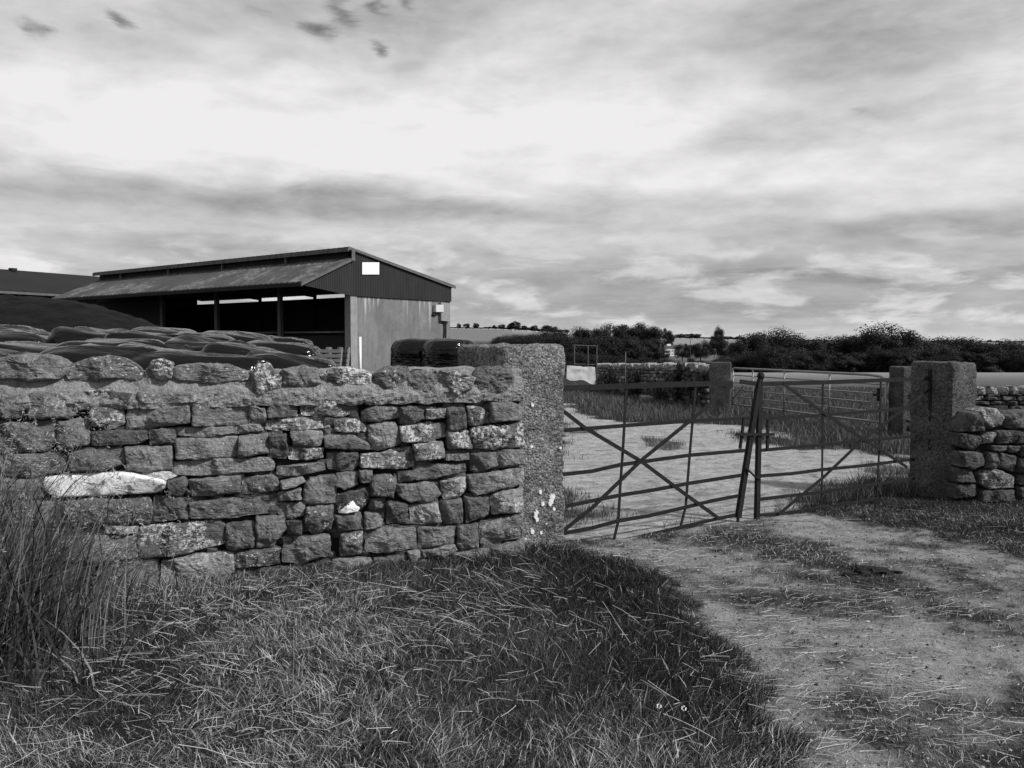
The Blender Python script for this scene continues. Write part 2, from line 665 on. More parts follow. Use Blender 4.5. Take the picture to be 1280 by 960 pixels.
# ------------------------------------------------------------------ numpy noise and masks
def vnoise(x, y, seed=0):
    x = np.asarray(x, dtype=np.float64)
    y = np.asarray(y, dtype=np.float64)
    xi, yi = np.floor(x), np.floor(y)
    fx, fy = x - xi, y - yi
    fx, fy = fx * fx * (3 - 2 * fx), fy * fy * (3 - 2 * fy)

    def h(a, b):
        s = np.sin(a * 127.1 + b * 311.7 + seed * 74.7) * 43758.5453
        return s - np.floor(s)
    return (h(xi, yi) * (1 - fx) + h(xi + 1, yi) * fx) * (1 - fy) + (h(xi, yi + 1) * (1 - fx) + h(xi + 1, yi + 1) * fx) * fy


def fnoise(x, y, seed=0, oct=3):
    s, a, t = 0, .5, 0
    for i in range(oct):
        s = s + a * vnoise(x * 2 ** i, y * 2 ** i, seed + i * 13)
        t += a
        a *= .5
    return s / t


def sdist(X, Y, poly):
    """signed distance, positive inside"""
    P = np.array(poly)
    n = len(P)
    d = np.full(X.shape, 1e9)
    inside = np.zeros(X.shape, bool)
    for i in range(n):
        a, b = P[i], P[(i + 1) % n]
        e = b - a
        t = np.clip(((X - a[0]) * e[0] + (Y - a[1]) * e[1]) / (e @ e + 1e-12), 0, 1)
        d = np.minimum(d, np.hypot(X - a[0] - t * e[0], Y - a[1] - t * e[1]))
        c = ((a[1] > Y) != (b[1] > Y)) & (X < (b[0] - a[0]) * (Y - a[1]) / (b[1] - a[1] + 1e-12) + a[0])
        inside ^= c
    return np.where(inside, d, -d)


def sst(a, b, x):
    t = np.clip((x - a) / (b - a), 0, 1)
    return t * t * (3 - 2 * t)


def gp(lst):
    return [tuple(on_ground(px, py)[:2]) for px, py in lst]


POLY_BANK = gp([(716, 690), (765, 700), (830, 722), (868, 762), (905, 800), (932, 845), (955, 900), (985, 960), (1010, 1010)]) + \
    [(0.6, 2.2), (-7, 2.2), (-7, 7.2), (0.2, 6.9)]
POLY_MID = gp([(800, 668), (900, 655), (965, 662), (1020, 680), (1110, 705), (1180, 735), (1270, 790), (1330, 830), (1220, 790), (1120, 750), (1010, 715), (900, 685)])
POLY_VERGE = gp([(965, 640), (1030, 618), (1100, 606), (1330, 590), (1500, 610), (1500, 760), (1330, 720), (1240, 690), (1130, 668), (1060, 655)])
POLY_YARD = gp([(690, 690), (700, 500), (735, 520), (775, 529), (850, 529), (925, 532), (998, 545), (1020, 556), (1090, 566), (1150, 570),
                (1150, 596), (1060, 606), (985, 640), (960, 652), (900, 658), (800, 676)]) + [(-.3, 7.6)]
POLY_YARD_GAP = gp([(905, 541), (950, 542), (1000, 549), (1060, 560), (1000, 562), (930, 553)])
L0 = Vector((.27, 6.92, 0))
GD = Vector((4.27, 2.38, 0)).normalized()
GN = Vector((-GD.y, GD.x, 0))                     # away from the camera


def grass_amount(X, Y):
    n = fnoise(X * 1.6, Y * 1.6, 3) - .5
    n2 = fnoise(X * 6, Y * 6, 9) - .5
    n3 = fnoise(X * 14, Y * 14, 15) - .5
    bank = sst(-.10, .12, sdist(X, Y, POLY_BANK) + n2 * .34 + n * .25 + n3 * .2)
    mid = sst(-.35, .35, sdist(X, Y, POLY_MID) + n * .8 + n2 * .5 + n3 * .4) * .8
    verge = sst(-.35, .4, sdist(X, Y, POLY_VERGE) + n * .9 + n2 * .5 + n3 * .4) * .95
    g = np.maximum(np.maximum(bank, mid), verge)
    # thin growth on the worn track, thicker towards the camera on the right
    wear = sst(.34, .70, .45 * fnoise(X * .9 + 3, Y * .9, 21) + .35 * fnoise(X * 3.1, Y * 3.1, 25) + .2 * fnoise(X * 11, Y * 11, 27) + .05 * sst(6, 3.2, Y)) * .72
    front = (Y < 7 + .55 * X) & (X > -1)
    g = np.where(front, np.maximum(g, wear), g)
    yd = sst(-.35, .35, sdist(X, Y, POLY_YARD) + n * .9 + n2 * .5)
    gap = sst(-.2, .3, sdist(X, Y, POLY_YARD_GAP) + n * .6)
    back = (Y > 6.92 + (X - .27) * GD.y / GD.x)
    g = np.where(back, np.maximum(1 - yd, gap * .8), g)
    tuft = sst(.70, .80, fnoise(X * .8 + 9, Y * .8 + 4, 5)) * .6
    g = np.where(back & (yd > .5), np.maximum(g, tuft), g)
    return np.clip(g, 0, 1)


RIDGE_PX = np.array([-3000, 0, 400, 560, 620, 700, 760, 840, 1000, 1150, 1280, 4000])
RIDGE_Y = np.array([418, 414, 411, 411, 412, 417, 420, 423, 427, 428, 428, 426])


def height(X, Y):
    X = np.asarray(X, dtype=np.float64)
    Y = np.asarray(Y, dtype=np.float64)
    Ys = np.maximum(Y, .1)
    u = X / Ys
    z = np.interp(Y, [-100, 24, 120, 260, 550, 800], [0, 0, -2.1, -9, -5, 1.5])
    px = np.clip(640 + 1072 * X / np.maximum(Y, 300), -3000, 4000)
    hr = 1.65 + (432 - np.interp(px, RIDGE_PX, RIDGE_Y)) * 1200 / 1072
    t = sst(550, 1200, Y)
    z = np.where(Y > 550, (-5) * (1 - t) + hr * t, z)
    z = np.where(Y > 1200, hr - (Y - 1200) * .025, z)
    rise = .55 * sst(.02, -.10, u) * sst(7.2, 12, Y) * sst(80, 45, Y)
    z = z + rise
    near = sst(30, 14, Y) * (Y > -5)
    z = z + near * ((fnoise(X * .8, Y * .8, 2) - .5) * .05 + (fnoise(X * 5, Y * 5, 4) - .5) * .022)
    # the grassy bank stands a little above the worn track
    nb = (np.abs(X) < 12) & (Y < 9) & (Y > 0)
    if np.any(nb):
        b = np.zeros(X.shape)
        b[nb] = sst(-.15, .35, sdist(X[nb], Y[nb], POLY_BANK)) * .05
        z = z + b
    return z


def hz(x, y):
    return float(height(np.array([x]), np.array([y]))[0])


# ------------------------------------------------------------------ ground sheet
def grow(a, b, s0, g):
    out, s, x = [], s0, a
    while (x < b if b > a else x > b):
        out.append(x)
        x += s if b > a else -s
        s *= g
    out.append(b)
    return out


xs = sorted(set([round(v, 4) for v in list(np.arange(-4.5, 7.5, .06)) + grow(7.5, 2500, .08, 1.13) + grow(-4.5, -2500, .08, 1.13)]))
ys = sorted(set([round(v, 4) for v in list(np.arange(2.6, 12, .06)) + grow(12, 45, .1, 1.03) + grow(45, 1300, 2.0, 1.06) + grow(1300, 4500, 100, 1.2) + grow(2.6, -60, .1, 1.25)]))
xs, ys = np.array(xs), np.array(ys)
GX, GY = np.meshgrid(xs, ys)
GZ = height(GX.ravel(), GY.ravel()).reshape(GX.shape)
ga = np.ones(GX.shape)
sel = (GY < 45) & (np.abs(GX) < 40)
ga[sel] = grass_amount(GX[sel], GY[sel])
tone = np.full(GX.shape, .05)
# base colours: worn track, yard, turf, pale ripening field, far pasture
track = .29
yard = .37
backside = GY > 6.92 + (GX - .27) * GD.y / GD.x
dirt = np.where(backside, yard, track)
field = sst(0, 6, GX - (2.5 + .12 * GY)) * sst(20, 48, GY) * sst(150, 122, GY)
turf = .026 + .05 * field + .13 * field * sst(30, 110, GY)
pxg = 640 + 1072 * GX / np.maximum(GY, 1)
cell = vnoise(GX / 130 + 5, GY / 210 + 3, 31)
far = np.where(GY > 500, .045 + .16 * sst(.45, .75, cell), .05)
far = np.where((pxg > 545) & (pxg < 640) & (GY > 800), .15, far)
far = np.where((pxg > 838) & (pxg < 925) & (GY > 260), .11 + .1 * (GY > 850), far)
turf = np.where(GY > 150, far, turf)
nr, nc = GX.shape
me = bpy.data.meshes.new('ground')
me.vertices.add(nr * nc)
me.vertices.foreach_set('co', np.stack([GX, GY, GZ], -1).reshape(-1).astype(np.float32))
ii = np.arange(nr * nc).reshape(nr, nc)
q = np.stack([ii[:-1, :-1], ii[:-1, 1:], ii[1:, 1:], ii[1:, :-1]], -1).reshape(-1)
me.loops.add(len(q))
me.loops.foreach_set('vertex_index', q.astype(np.int32))
me.polygons.add(len(q) // 4)
me.polygons.foreach_set('loop_start', np.arange(0, len(q), 4, dtype=np.int32))
for nm, arr in (('grass', ga), ('dirt', dirt), ('turf', turf)):
    a_ = me.attributes.new(nm, 'FLOAT', 'POINT')
    a_.data.foreach_set('value', arr.reshape(-1).astype(np.float32))
me.update(calc_edges=True)
me.shade_smooth()


def ground_mat():
    m, N, bs = base_mat('earth_and_turf')
    vec = N.n('ShaderNodeTexCoord').outputs['Object']
    g, d, t = attr(N, 'grass'), attr(N, 'dirt'), attr(N, 'turf')
    n0 = N.noise(vec, .9, 5, .6)
    n1 = N.noise(vec, 5, 7, .7, .3)
    n2 = N.noise(vec, 45, 5, .7)
    n3 = N.noise(vec, 160, 3, .6)
    mp = N.n('ShaderNodeMapping')
    mp.inputs['Scale'].default_value = (.8, 1.35, 1)
    N.put(mp.inputs[0], vec)
    n4 = N.noise(mp.outputs[0], 1.1, 5, .6)
    v = N.m('MULTIPLY', d, N.m('MAXIMUM', .2, N.m('ADD', .0, N.m('MULTIPLY', n1, 2.0))))
    v = N.m('MULTIPLY', v, N.m('MAXIMUM', .2, N.m('ADD', .1, N.m('MULTIPLY', n2, 1.8))))
    v = N.m('MULTIPLY', v, N.m('ADD', .7, N.m('MULTIPLY', n4, .6)))
    grit = N.rng(N.voro(vec, 55), .0, .16, 1, 0)
    v = N.mix(N.m('MULTIPLY', grit, N.rng(n2, .5, .65)), v, .42)
    dark = N.m('MAXIMUM', N.rng(N.noise(vec, 14, 5, .7, .5), .54, .68), N.rng(N.noise(vec, 3.2, 7, .72, .3), .55, .66))
    v = N.m('MULTIPLY', v, N.m('SUBTRACT', 1, N.m('MULTIPLY', dark, .55)))
    streak = N.rng(N.noise(mp.outputs[0], 5, 6, .7, .6), .56, .66)
    v = N.m('MULTIPLY', v, N.m('SUBTRACT', 1, N.m('MULTIPLY', streak, .45)))
    tv = N.m('MULTIPLY', t, N.m('ADD', .4, N.m('MULTIPLY', n1, 1.2)))
    tv = N.m('MULTIPLY', tv, N.m('ADD', .6, N.m('MULTIPLY', n2, .8)))
    k = N.rng(N.m('ADD', N.m('ADD', g, N.m('MULTIPLY', N.m('SUBTRACT', n1, .5), 1.0)), N.m('MULTIPLY', N.m('SUBTRACT', n2, .5), 1.1)), .22, .85)
    v = N.mix(k, v, tv)
    N.put(bs.inputs['Base Color'], grey(N, v))
    bs.inputs['Roughness'].default_value = .95
    bs.inputs['Specular IOR Level'].default_value = .1
    h = N.m('ADD', N.m('MULTIPLY', n2, .6), N.m('ADD', n1, N.m('MULTIPLY', n3, .25)))
    bump(N, bs, h, 1.0, .05)
    return m


M['ground'] = ground_mat()
me.materials.append(M['ground'])
ground = bpy.data.objects.new('ground', me)
COL.objects.link(ground)
tag(ground, kind='structure')


# ------------------------------------------------------------------ dry stone walls
class WallPlane:
    def __init__(self, p0, d):
        self.p0 = Vector((p0[0], p0[1], 0))
        self.d = Vector((d[0], d[1], 0)).normalized()
        self.out = Vector((self.d.y, -self.d.x, 0))      # towards the camera side

    def sz(self, px, py):
        p = on_plane(px, py, self.p0, self.out)
        return ((p - self.p0).dot(self.d), p.z)

    def w(self, s, dd, z):
        return self.p0 + self.d * s + self.out * dd + Vector((0, 0, z))


def chaikin(P, it=2, k=.2):
    for _ in range(it):
        o = []
        for i in range(len(P)):
            a, b = P[i], P[(i + 1) % len(P)]
            o += [(a[0] * (1 - k) + b[0] * k, a[1] * (1 - k) + b[1] * k), (a[0] * k + b[0] * (1 - k), a[1] * k + b[1] * (1 - k))]
        P = o
    return P


def resample(P, n):
    P = np.array(P + [P[0]])
    L_ = np.concatenate([[0], np.cumsum(np.hypot(*np.diff(P, axis=0).T))])
    t = np.linspace(0, L_[-1], n, endpoint=False)
    return np.stack([np.interp(t, L_, P[:, 0]), np.interp(t, L_, P[:, 1])], 1)


def stone(mb, wp, poly, prot=.045, depth=.16, seed=0, tone_=.16, lichen=.2, rough=1.0, n=60, soft=1.0, back_in=0.0, grow_=.0062):
    rd = random.Random(seed * 7919 + 13)
    poly = [tuple(p) for p in poly]
    area = sum(poly[i][0] * poly[(i + 1) % len(poly)][1] - poly[(i + 1) % len(poly)][0] * poly[i][1] for i in range(len(poly)))
    if area < 0:
        poly = poly[::-1]
    O = resample(chaikin(poly, 2, .035 + .10 * max(0, min(soft - 1, 1))), n)
    c = O.mean(0)
    for i in range(n):
        p = Vector((O[i][0] * 9, O[i][1] * 9, seed * 3.1))
        k = 1 + .0
        v = O[i] - c
        L_ = np.hypot(*v) + 1e-6
        O[i] = c + v * (1 + (grow_ + .012 * rough * mnoise.noise(p) + .009 * rough * mnoise.noise(p * 3.3)) / L_)
    minr = max(.02, np.abs(O - c).min(0).mean() if False else min(np.ptp(O[:, 0]), np.ptp(O[:, 1])) / 2)
    tx, tz = rd.uniform(-.18, .18), rd.uniform(-.10, .28)
    # a couple of cleaved facets
    fac = [(rd.uniform(0, 6.28), rd.uniform(.2, .8) * minr, rd.uniform(.2, .7)) for _ in range(4)]
    rings = [(0.0, -depth), (0.0, -.035), (.001 * soft, .25 * prot), (.0035 * soft, .62 * prot), (.009 * soft, .86 * prot), (.018 * soft, .97 * prot)]
    scl = [.80, .66, .52, .38, .24, .1]
    vs, fs = [], []

    def disp(s, z):
        x, y = s - c[0], z - c[1]
        d = x * tx + y * tz
        for (th, off, sl) in fac:
            e = x * math.cos(th) + y * math.sin(th) - off
            if e > 0:
                d -= e * sl
        p = Vector((s * 6, z * 6, seed * 1.7))
        d += .022 * rough * mnoise.noise(p) + .014 * rough * mnoise.noise(p * 2.7) + .007 * rough * mnoise.noise(p * 7) + .004 * rough * mnoise.noise(p * 15)
        return max(-.04, min(.05, d))
    inner = None
    for (ins, dd) in rings:
        for i in range(n):
            v = O[i] - c
            L_ = np.hypot(*v) + 1e-6
            kk = max(.6, 1 - min(ins, minr * .3) / L_)
            q = c + v * kk
            if dd == -depth and back_in:
                q = c + v * (1 - back_in)
            dn = 0 if dd < 0 else disp(*q) * min(1, dd / prot + .25)
            vs.append(wp.w(q[0], dd + dn, q[1]))
        inner = ins
    for s_ in scl:
        for i in range(n):
            v = O[i] - c
            q = c + v * s_
            vs.append(wp.w(q[0], prot * (1.0 + .05 * (1 - s_)) + disp(*q), q[1]))
    nr_ = len(rings) + len(scl)
    for r in range(nr_ - 1):
        for i in range(n):
            a, b = r * n + i, r * n + (i + 1) % n
            fs.append((a, b, b + n, a + n))
    vs.append(wp.w(c[0], prot * 1.05 + disp(*c), c[1]))
    last = (nr_ - 1) * n
    for i in range(n):
        fs.append((last + i, last + (i + 1) % n, len(vs) - 1))
    mb.add(vs, fs, tone=tone_, lichen=lichen)


wpL = WallPlane((.09, 6.40), (.961, .277))
Z7 = lambda P: [(x / 2.909, 430 + y / 2.909) for x, y in P]
Z8 = lambda P: [(320 + x / 3.0975, 430 + y / 3.0975) for x, y in P]
# outline of every visible stone, tone factor, lichen amount
S7 = [
    ([(0, 190), (85, 185), (92, 262), (0, 270)], 1, .3), ([(100, 180), (180, 172), (285, 178), (290, 235), (255, 268), (108, 270)], 1.05, .35),
    ([(300, 170), (392, 165), (395, 205), (305, 210)], .55, 1.0), ([(400, 172), (495, 180), (497, 228), (402, 222)], .7, .1),
    ([(500, 172), (568, 168), (570, 210), (502, 220)], 1.2, .3), ([(573, 172), (710, 172), (712, 212), (575, 222)], .95, .25),
    ([(715, 175), (868, 182), (868, 208), (718, 212)], 1.1, .2), ([(872, 190), (985, 200), (985, 226), (905, 222), (880, 212)], 1, .3),
    ([(0, 287), (195, 280), (206, 300), (200, 355), (175, 388), (0, 395)], 1.05, .3), ([(207, 282), (310, 272), (324, 290), (322, 365), (215, 384)], 1.15, .15),
    ([(330, 228), (400, 222), (448, 245), (450, 290), (390, 308), (335, 295)], 1.0, .55), ([(462, 236), (690, 222), (692, 285), (600, 298), (470, 308)], 1.1, .3),
    ([(701, 220), (905, 210), (906, 290), (703, 298)], .95, .2), ([(909, 230), (960, 235), (968, 285), (912, 292)], 1.2, .2),
    ([(330, 318), (535, 315), (537, 345), (500, 365), (340, 372)], .95, .15), ([(543, 312), (640, 308), (632, 360), (550, 365)], 1, .2),
    ([(643, 304), (850, 300), (848, 325), (720, 340), (645, 332)], 1.15, .2), ([(853, 300), (940, 292), (958, 315), (855, 326)], 1.3, .4),
    ([(638, 345), (863, 335), (863, 413), (640, 418)], 1.15, .25), ([(868, 335), (972, 325), (972, 395), (900, 412), (870, 412)], 1.05, .25),
    ([(0, 405), (210, 395), (242, 430), (240, 460), (100, 482), (0, 485)], 1, .3), ([(252, 402), (300, 380), (455, 376), (455, 430), (380, 462), (258, 462)], 1.1, .15),
    ([(460, 374), (625, 370), (626, 455), (462, 463)], .95, .1), ([(628, 430), (700, 422), (980, 412), (1001, 436), (990, 460), (720, 480), (628, 475)], 1.1, .3),
    ([(520, 468), (610, 462), (640, 480), (608, 492), (530, 486)], 1.9, .8), ([(608, 496), (670, 482), (682, 510), (660, 550), (610, 548)], .75, .2),
    ([(685, 495), (800, 482), (870, 482), (875, 540), (700, 555)], 1, .2), ([(880, 492), (989, 476), (1010, 485), (1016, 532), (960, 542), (880, 545)], 1.3, .3),
    ([(210, 580), (330, 562), (392, 560), (385, 650), (300, 660), (210, 650)], 1.3, .35), ([(395, 564), (540, 557), (552, 600), (545, 655), (395, 650)], .7, .4),
    ([(562, 556), (650, 554), (688, 600), (685, 635), (600, 643), (564, 640)], .9, .1), ([(690, 577), (985, 547), (1008, 560), (1008, 612), (800, 632), (692, 632)], 1.15, .25),
    ([(0, 494), (145, 495), (150, 560), (0, 568)], .9, .2), ([(0, 577), (195, 572), (200, 655), (0, 660)], .9, .2),
    ([(385, 662), (500, 665), (498, 690), (385, 690)], 1.5, .5), ([(215, 700), (330, 695), (495, 700), (495, 755), (480, 780), (330, 790), (215, 780)], .95, .3),
    ([(503, 667), (640, 652), (790, 640), (820, 660), (815, 730), (640, 768), (505, 780)], 1.0, .6), ([(822, 657), (925, 647), (922, 740), (850, 752), (824, 738)], .85, .2),
    ([(330, 835), (450, 792), (575, 787), (578, 870), (480, 900), (335, 920)], 1.05, .2), ([(586, 792), (720, 765), (850, 757), (852, 830), (700, 878), (590, 880)], 1.5, .3),
    ([(858, 765), (989, 742), (1018, 745), (1020, 800), (858, 815)], .9, .4), ([(860, 830), (1000, 812), (1092, 812), (1092, 868), (880, 872)], .8, .2),
    ([(0, 670), (205, 665), (210, 780), (0, 790)], .9, .2), ([(0, 800), (318, 797), (322, 920), (0, 920)], .9, .2),
    ([(560, 892), (840, 887), (840, 945), (560, 955)], .9, .2), ([(330, 932), (550, 902), (550, 975), (330, 985)], .9, .2), ([(0, 935), (320, 930), (320, 1000), (0, 1010)], .8, .2),
]
S8 = [
    ([(45, 230), (155, 225), (158, 282), (48, 284)], 1.0, .2), ([(170, 252), (200, 212), (390, 218), (395, 260), (330, 278), (180, 275)], .7, .7),
    ([(408, 265), (450, 242), (550, 245), (552, 285), (470, 302), (412, 300)], 1.2, .25), ([(425, 221), (475, 221), (480, 235), (430, 235)], 1.0, .3),
    ([(560, 247), (620, 242), (653, 257), (650, 290), (600, 310), (557, 308)], 1.0, .1), ([(657, 252), (735, 250), (735, 288), (660, 290)], .7, .8),
    ([(740, 250), (810, 245), (812, 325), (745, 333)], .95, .2), ([(818, 247), (870, 242), (902, 265), (902, 305), (830, 313)], .65, .6),
    ([(908, 227), (990, 222), (1028, 237), (1025, 295), (910, 303)], 1.1, .2),
    ([(38, 302), (60, 290), (290, 287), (295, 323), (90, 336), (38, 330)], 1.0, .8), ([(300, 292), (380, 290), (430, 318), (425, 343), (310, 338)], 1.3, 1.0),
    ([(432, 312), (540, 302), (565, 385), (470, 413), (447, 403)], 1.15, .1), ([(556, 317), (730, 304), (733, 358), (650, 380), (566, 376)], .8, .8),
    ([(740, 337), (825, 337), (836, 403), (747, 406)], .9, .9), ([(834, 330), (880, 317), (1035, 308), (1040, 398), (900, 410), (845, 406)], .8, .75),
    ([(50, 352), (120, 347), (128, 430), (110, 443), (48, 440)], .9, .15), ([(137, 342), (255, 337), (262, 360), (250, 393), (145, 393)], 1.2, .3),
    ([(262, 352), (380, 352), (448, 390), (440, 410), (270, 403)], 1.05, .1), ([(130, 404), (258, 404), (260, 440), (160, 448), (127, 445)], .9, .85),
    ([(405, 427), (480, 422), (603, 397), (612, 468), (580, 483), (405, 478)], .9, .5), ([(607, 387), (725, 377), (730, 440), (620, 453)], .8, .85),
    ([(737, 427), (826, 422), (826, 448), (732, 450)], 1.1, .3), ([(832, 425), (928, 420), (933, 470), (860, 496), (830, 490)], .95, .1),
    ([(937, 414), (1035, 410), (1040, 468), (942, 480)], 1.1, .2), ([(275, 422), (395, 420), (398, 468), (370, 486), (277, 485)], .9, .2),
    ([(82, 477), (265, 457), (272, 488), (130, 513), (85, 505)], 1.25, .3),
    ([(98, 532), (175, 514), (190, 535), (150, 553), (100, 560)], 1.3, .2), ([(207, 517), (308, 507), (308, 613), (182, 620), (182, 575)], 1.05, .15),
    ([(314, 502), (393, 494), (393, 543), (340, 563), (302, 545)], 1.0, .2), ([(400, 492), (450, 490), (450, 538), (402, 536)], 1.0, .1),
    ([(454, 512), (520, 507), (540, 530), (530, 593), (447, 588), (444, 540)], 1.1, .3), ([(550, 497), (655, 488), (608, 530), (557, 533)], .8, .1),
    ([(614, 472), (813, 462), (816, 493), (700, 518), (617, 528)], 1.05, .1), ([(552, 547), (690, 537), (718, 580), (700, 603), (600, 613), (550, 590)], 1.2, .1),
    ([(712, 532), (810, 517), (816, 555), (790, 593), (730, 598)], 1.6, .9), ([(820, 507), (1038, 480), (1040, 543), (850, 586), (827, 565)], 1.1, .2),
    ([(85, 577), (170, 562), (176, 600), (100, 606)], 1.3, .2), ([(85, 617), (183, 614), (188, 663), (95, 678)], 1.1, .2),
    ([(192, 632), (298, 624), (296, 718), (207, 733), (190, 690)], 1.1, .4), 
    ([(442, 602), (498, 597), (498, 638), (432, 643)], 1.0, .1), ([(505, 607), (588, 622), (583, 688), (507, 696)], .85, .1),
    ([(597, 627), (703, 617), (710, 688), (602, 698)], 1.8, .3), ([(717, 607), (798, 597), (798, 693), (717, 693)], 1.05, .15),
    ([(807, 592), (903, 592), (903, 658), (817, 693)], 1.0, .1), ([(912, 582), (1038, 562), (1038, 648), (917, 658)], 1.35, .5),
    ([(0, 670), (105, 667), (113, 720), (60, 783), (0, 786)], 1.0, .2), ([(117, 687), (178, 682), (178, 736), (122, 738)], .8, .1),
    ([(302, 662), (408, 652), (416, 718), (322, 726)], .9, .1), ([(422, 657), (493, 657), (490, 703), (422, 720)], .95, .1),
    ([(422, 742), (500, 712), (623, 707), (623, 788), (500, 808), (427, 803)], 1.0, .2), ([(632, 710), (773, 705), (768, 770), (660, 786), (632, 780)], .95, .1),
    ([(782, 707), (858, 697), (863, 788), (800, 803), (780, 780)], 1.1, .2), ([(870, 692), (1028, 662), (1028, 748), (872, 778)], 1.15, .3),
    ([(327, 737), (410, 727), (408, 813), (330, 820)], 1.0, .6), ([(111, 747), (283, 740), (288, 818), (180, 846), (100, 846)], 1.0, .25),
    ([(642, 800), (768, 777), (776, 800), (720, 823), (647, 826)], 1.35, .2), ([(592, 807), (628, 802), (633, 823), (594, 838)], 1.3, .2),
    ([(457, 832), (588, 817), (588, 878), (530, 888), (462, 883)], 1.0, .2), ([(295, 838), (330, 832), (448, 832), (448, 888), (300, 893)], 1.0, .2),
    ([(597, 847), (688, 834), (690, 883), (602, 888)], 1.0, .2), ([(694, 834), (753, 828), (758, 876), (697, 883)], 1.2, .2),
    ([(762, 814), (903, 787), (913, 830), (767, 873)], 1.2, .2), ([(917, 792), (1036, 762), (1038, 808), (922, 828)], 1.0, .3),
    ([(300, 900), (440, 893), (440, 950), (300, 955)], .9, .2), ([(450, 895), (590, 890), (590, 945), (450, 950)], .9, .2), ([(600, 892), (760, 882), (760, 930), (600, 940)], .9, .2),
    ([(770, 878), (915, 835), (915, 900), (770, 925)], .9, .2), ([(922, 834), (1040, 815), (1040, 890), (922, 895)], .9, .2),
]
BASE_T = .185
wallL = thing('dry_stone_wall', wpL.w(-1.7, 0, hz(-1.5, 6)), 'long dry stone wall with mortared top, in front of the black bales', 'wall')
sm = MB()
k = 0
for conv, lst in ((Z7, S7), (Z8, S8)):
    for P, tf, li in lst:
        k += 1
        rd = random.Random(k)
        stone(sm, wpL, [wpL.sz(*p) for p in conv(P)], prot=rd.uniform(.015, .055), depth=.10, seed=k, tone_=BASE_T * (.25 + .75 * tf) * rd.uniform(.68, 1.32), lichen=min(.80, li * 1.15 + .08))
# small pinning stones wedged back in the joints
wpP = WallPlane((wpL.p0 - wpL.out * .052)[:2], wpL.d[:2])
for i in range(420):
    ps, pz = random.uniform(-3.6, -.08), random.uniform(-.02, 1.22)
    pw_, ph_ = random.uniform(.03, .10), random.uniform(.02, .05)
    stone(sm, wpP, [(ps - pw_, pz - ph_), (ps + pw_, pz - ph_ * random.uniform(.6, 1)), (ps + pw_ * .9, pz + ph_ * random.uniform(.6, 1)), (ps - pw_ * random.uniform(.6, 1), pz + ph_)],
          prot=.03, depth=.03, seed=2000 + i, tone_=BASE_T * random.uniform(.35, .8), lichen=.1, n=16, rough=.5)
# left of the frame, hidden by the tall grass, the courses simply go on
z = -.08
row = 0
edge = wpL.sz(2, 600)[0]
while z < 1.30:
    h = random.uniform(.11, .19)
    h = min(h, 1.33 - z)
    s = edge - .01
    while s > -6.2:
        w_ = random.uniform(.18, .5)
        k += 1
        stone(sm, wpL, [(s - w_ + .01, z + .008), (s - .008, z + .008 + random.uniform(0, .02)), (s - .008, z + h - .008), (s - w_ + .01, z + h - random.uniform(.005, .02))],
              prot=random.uniform(.03, .06), depth=.10, seed=k, tone_=BASE_T * random.uniform(.75, 1.2), lichen=random.uniform(.1, .5), n=22)
        s -= w_
    z += h
sm.build('stonework', M['stone'], wallL)
cm = MB()
cm.box(wpL.w(-6.3, -.06, -.3), wpL.d * 6.28, -wpL.out * .42, Vector((0, 0, 1.63)))
cm.build('wall_core', M['core'], wallL)
# white painted long stone and the dark stone with a white patch
wm = MB()
stone(wm, wpL, [wpL.sz(*p) for p in Z7([(152, 488), (250, 475), (450, 465), (520, 476), (604, 492), (606, 522), (570, 540), (400, 548), (200, 558), (165, 535)])],
      prot=.05, depth=.12, seed=901, rough=.45, n=72, soft=.6)
tag(wm.build('painted_stone', M['white_stone'], wallL, smooth=True), 'long stone painted white')
wm = MB()
stone(wm, wpL, [wpL.sz(*p) for p in Z8([(308, 582), (390, 564), (433, 557), (436, 600), (400, 638), (315, 653)])], prot=.05, depth=.1, seed=905, tone_=.09, lichen=.5)
pw = wm.build('stone_block', M['stone'], wallL)
tag(pw, 'dark stone with a white lichen patch')
wm = MB()
stone(wm, wpL, [wpL.sz(*p) for p in Z8([(314, 632), (345, 622), (352, 605), (372, 602), (385, 622), (400, 630), (392, 645), (340, 654), (316, 652)])], prot=.053, depth=.02, seed=906, n=48, rough=.5, soft=.3, grow_=.002)
wm.build('lichen_patch', M['white_stone'], pw, smooth=True)

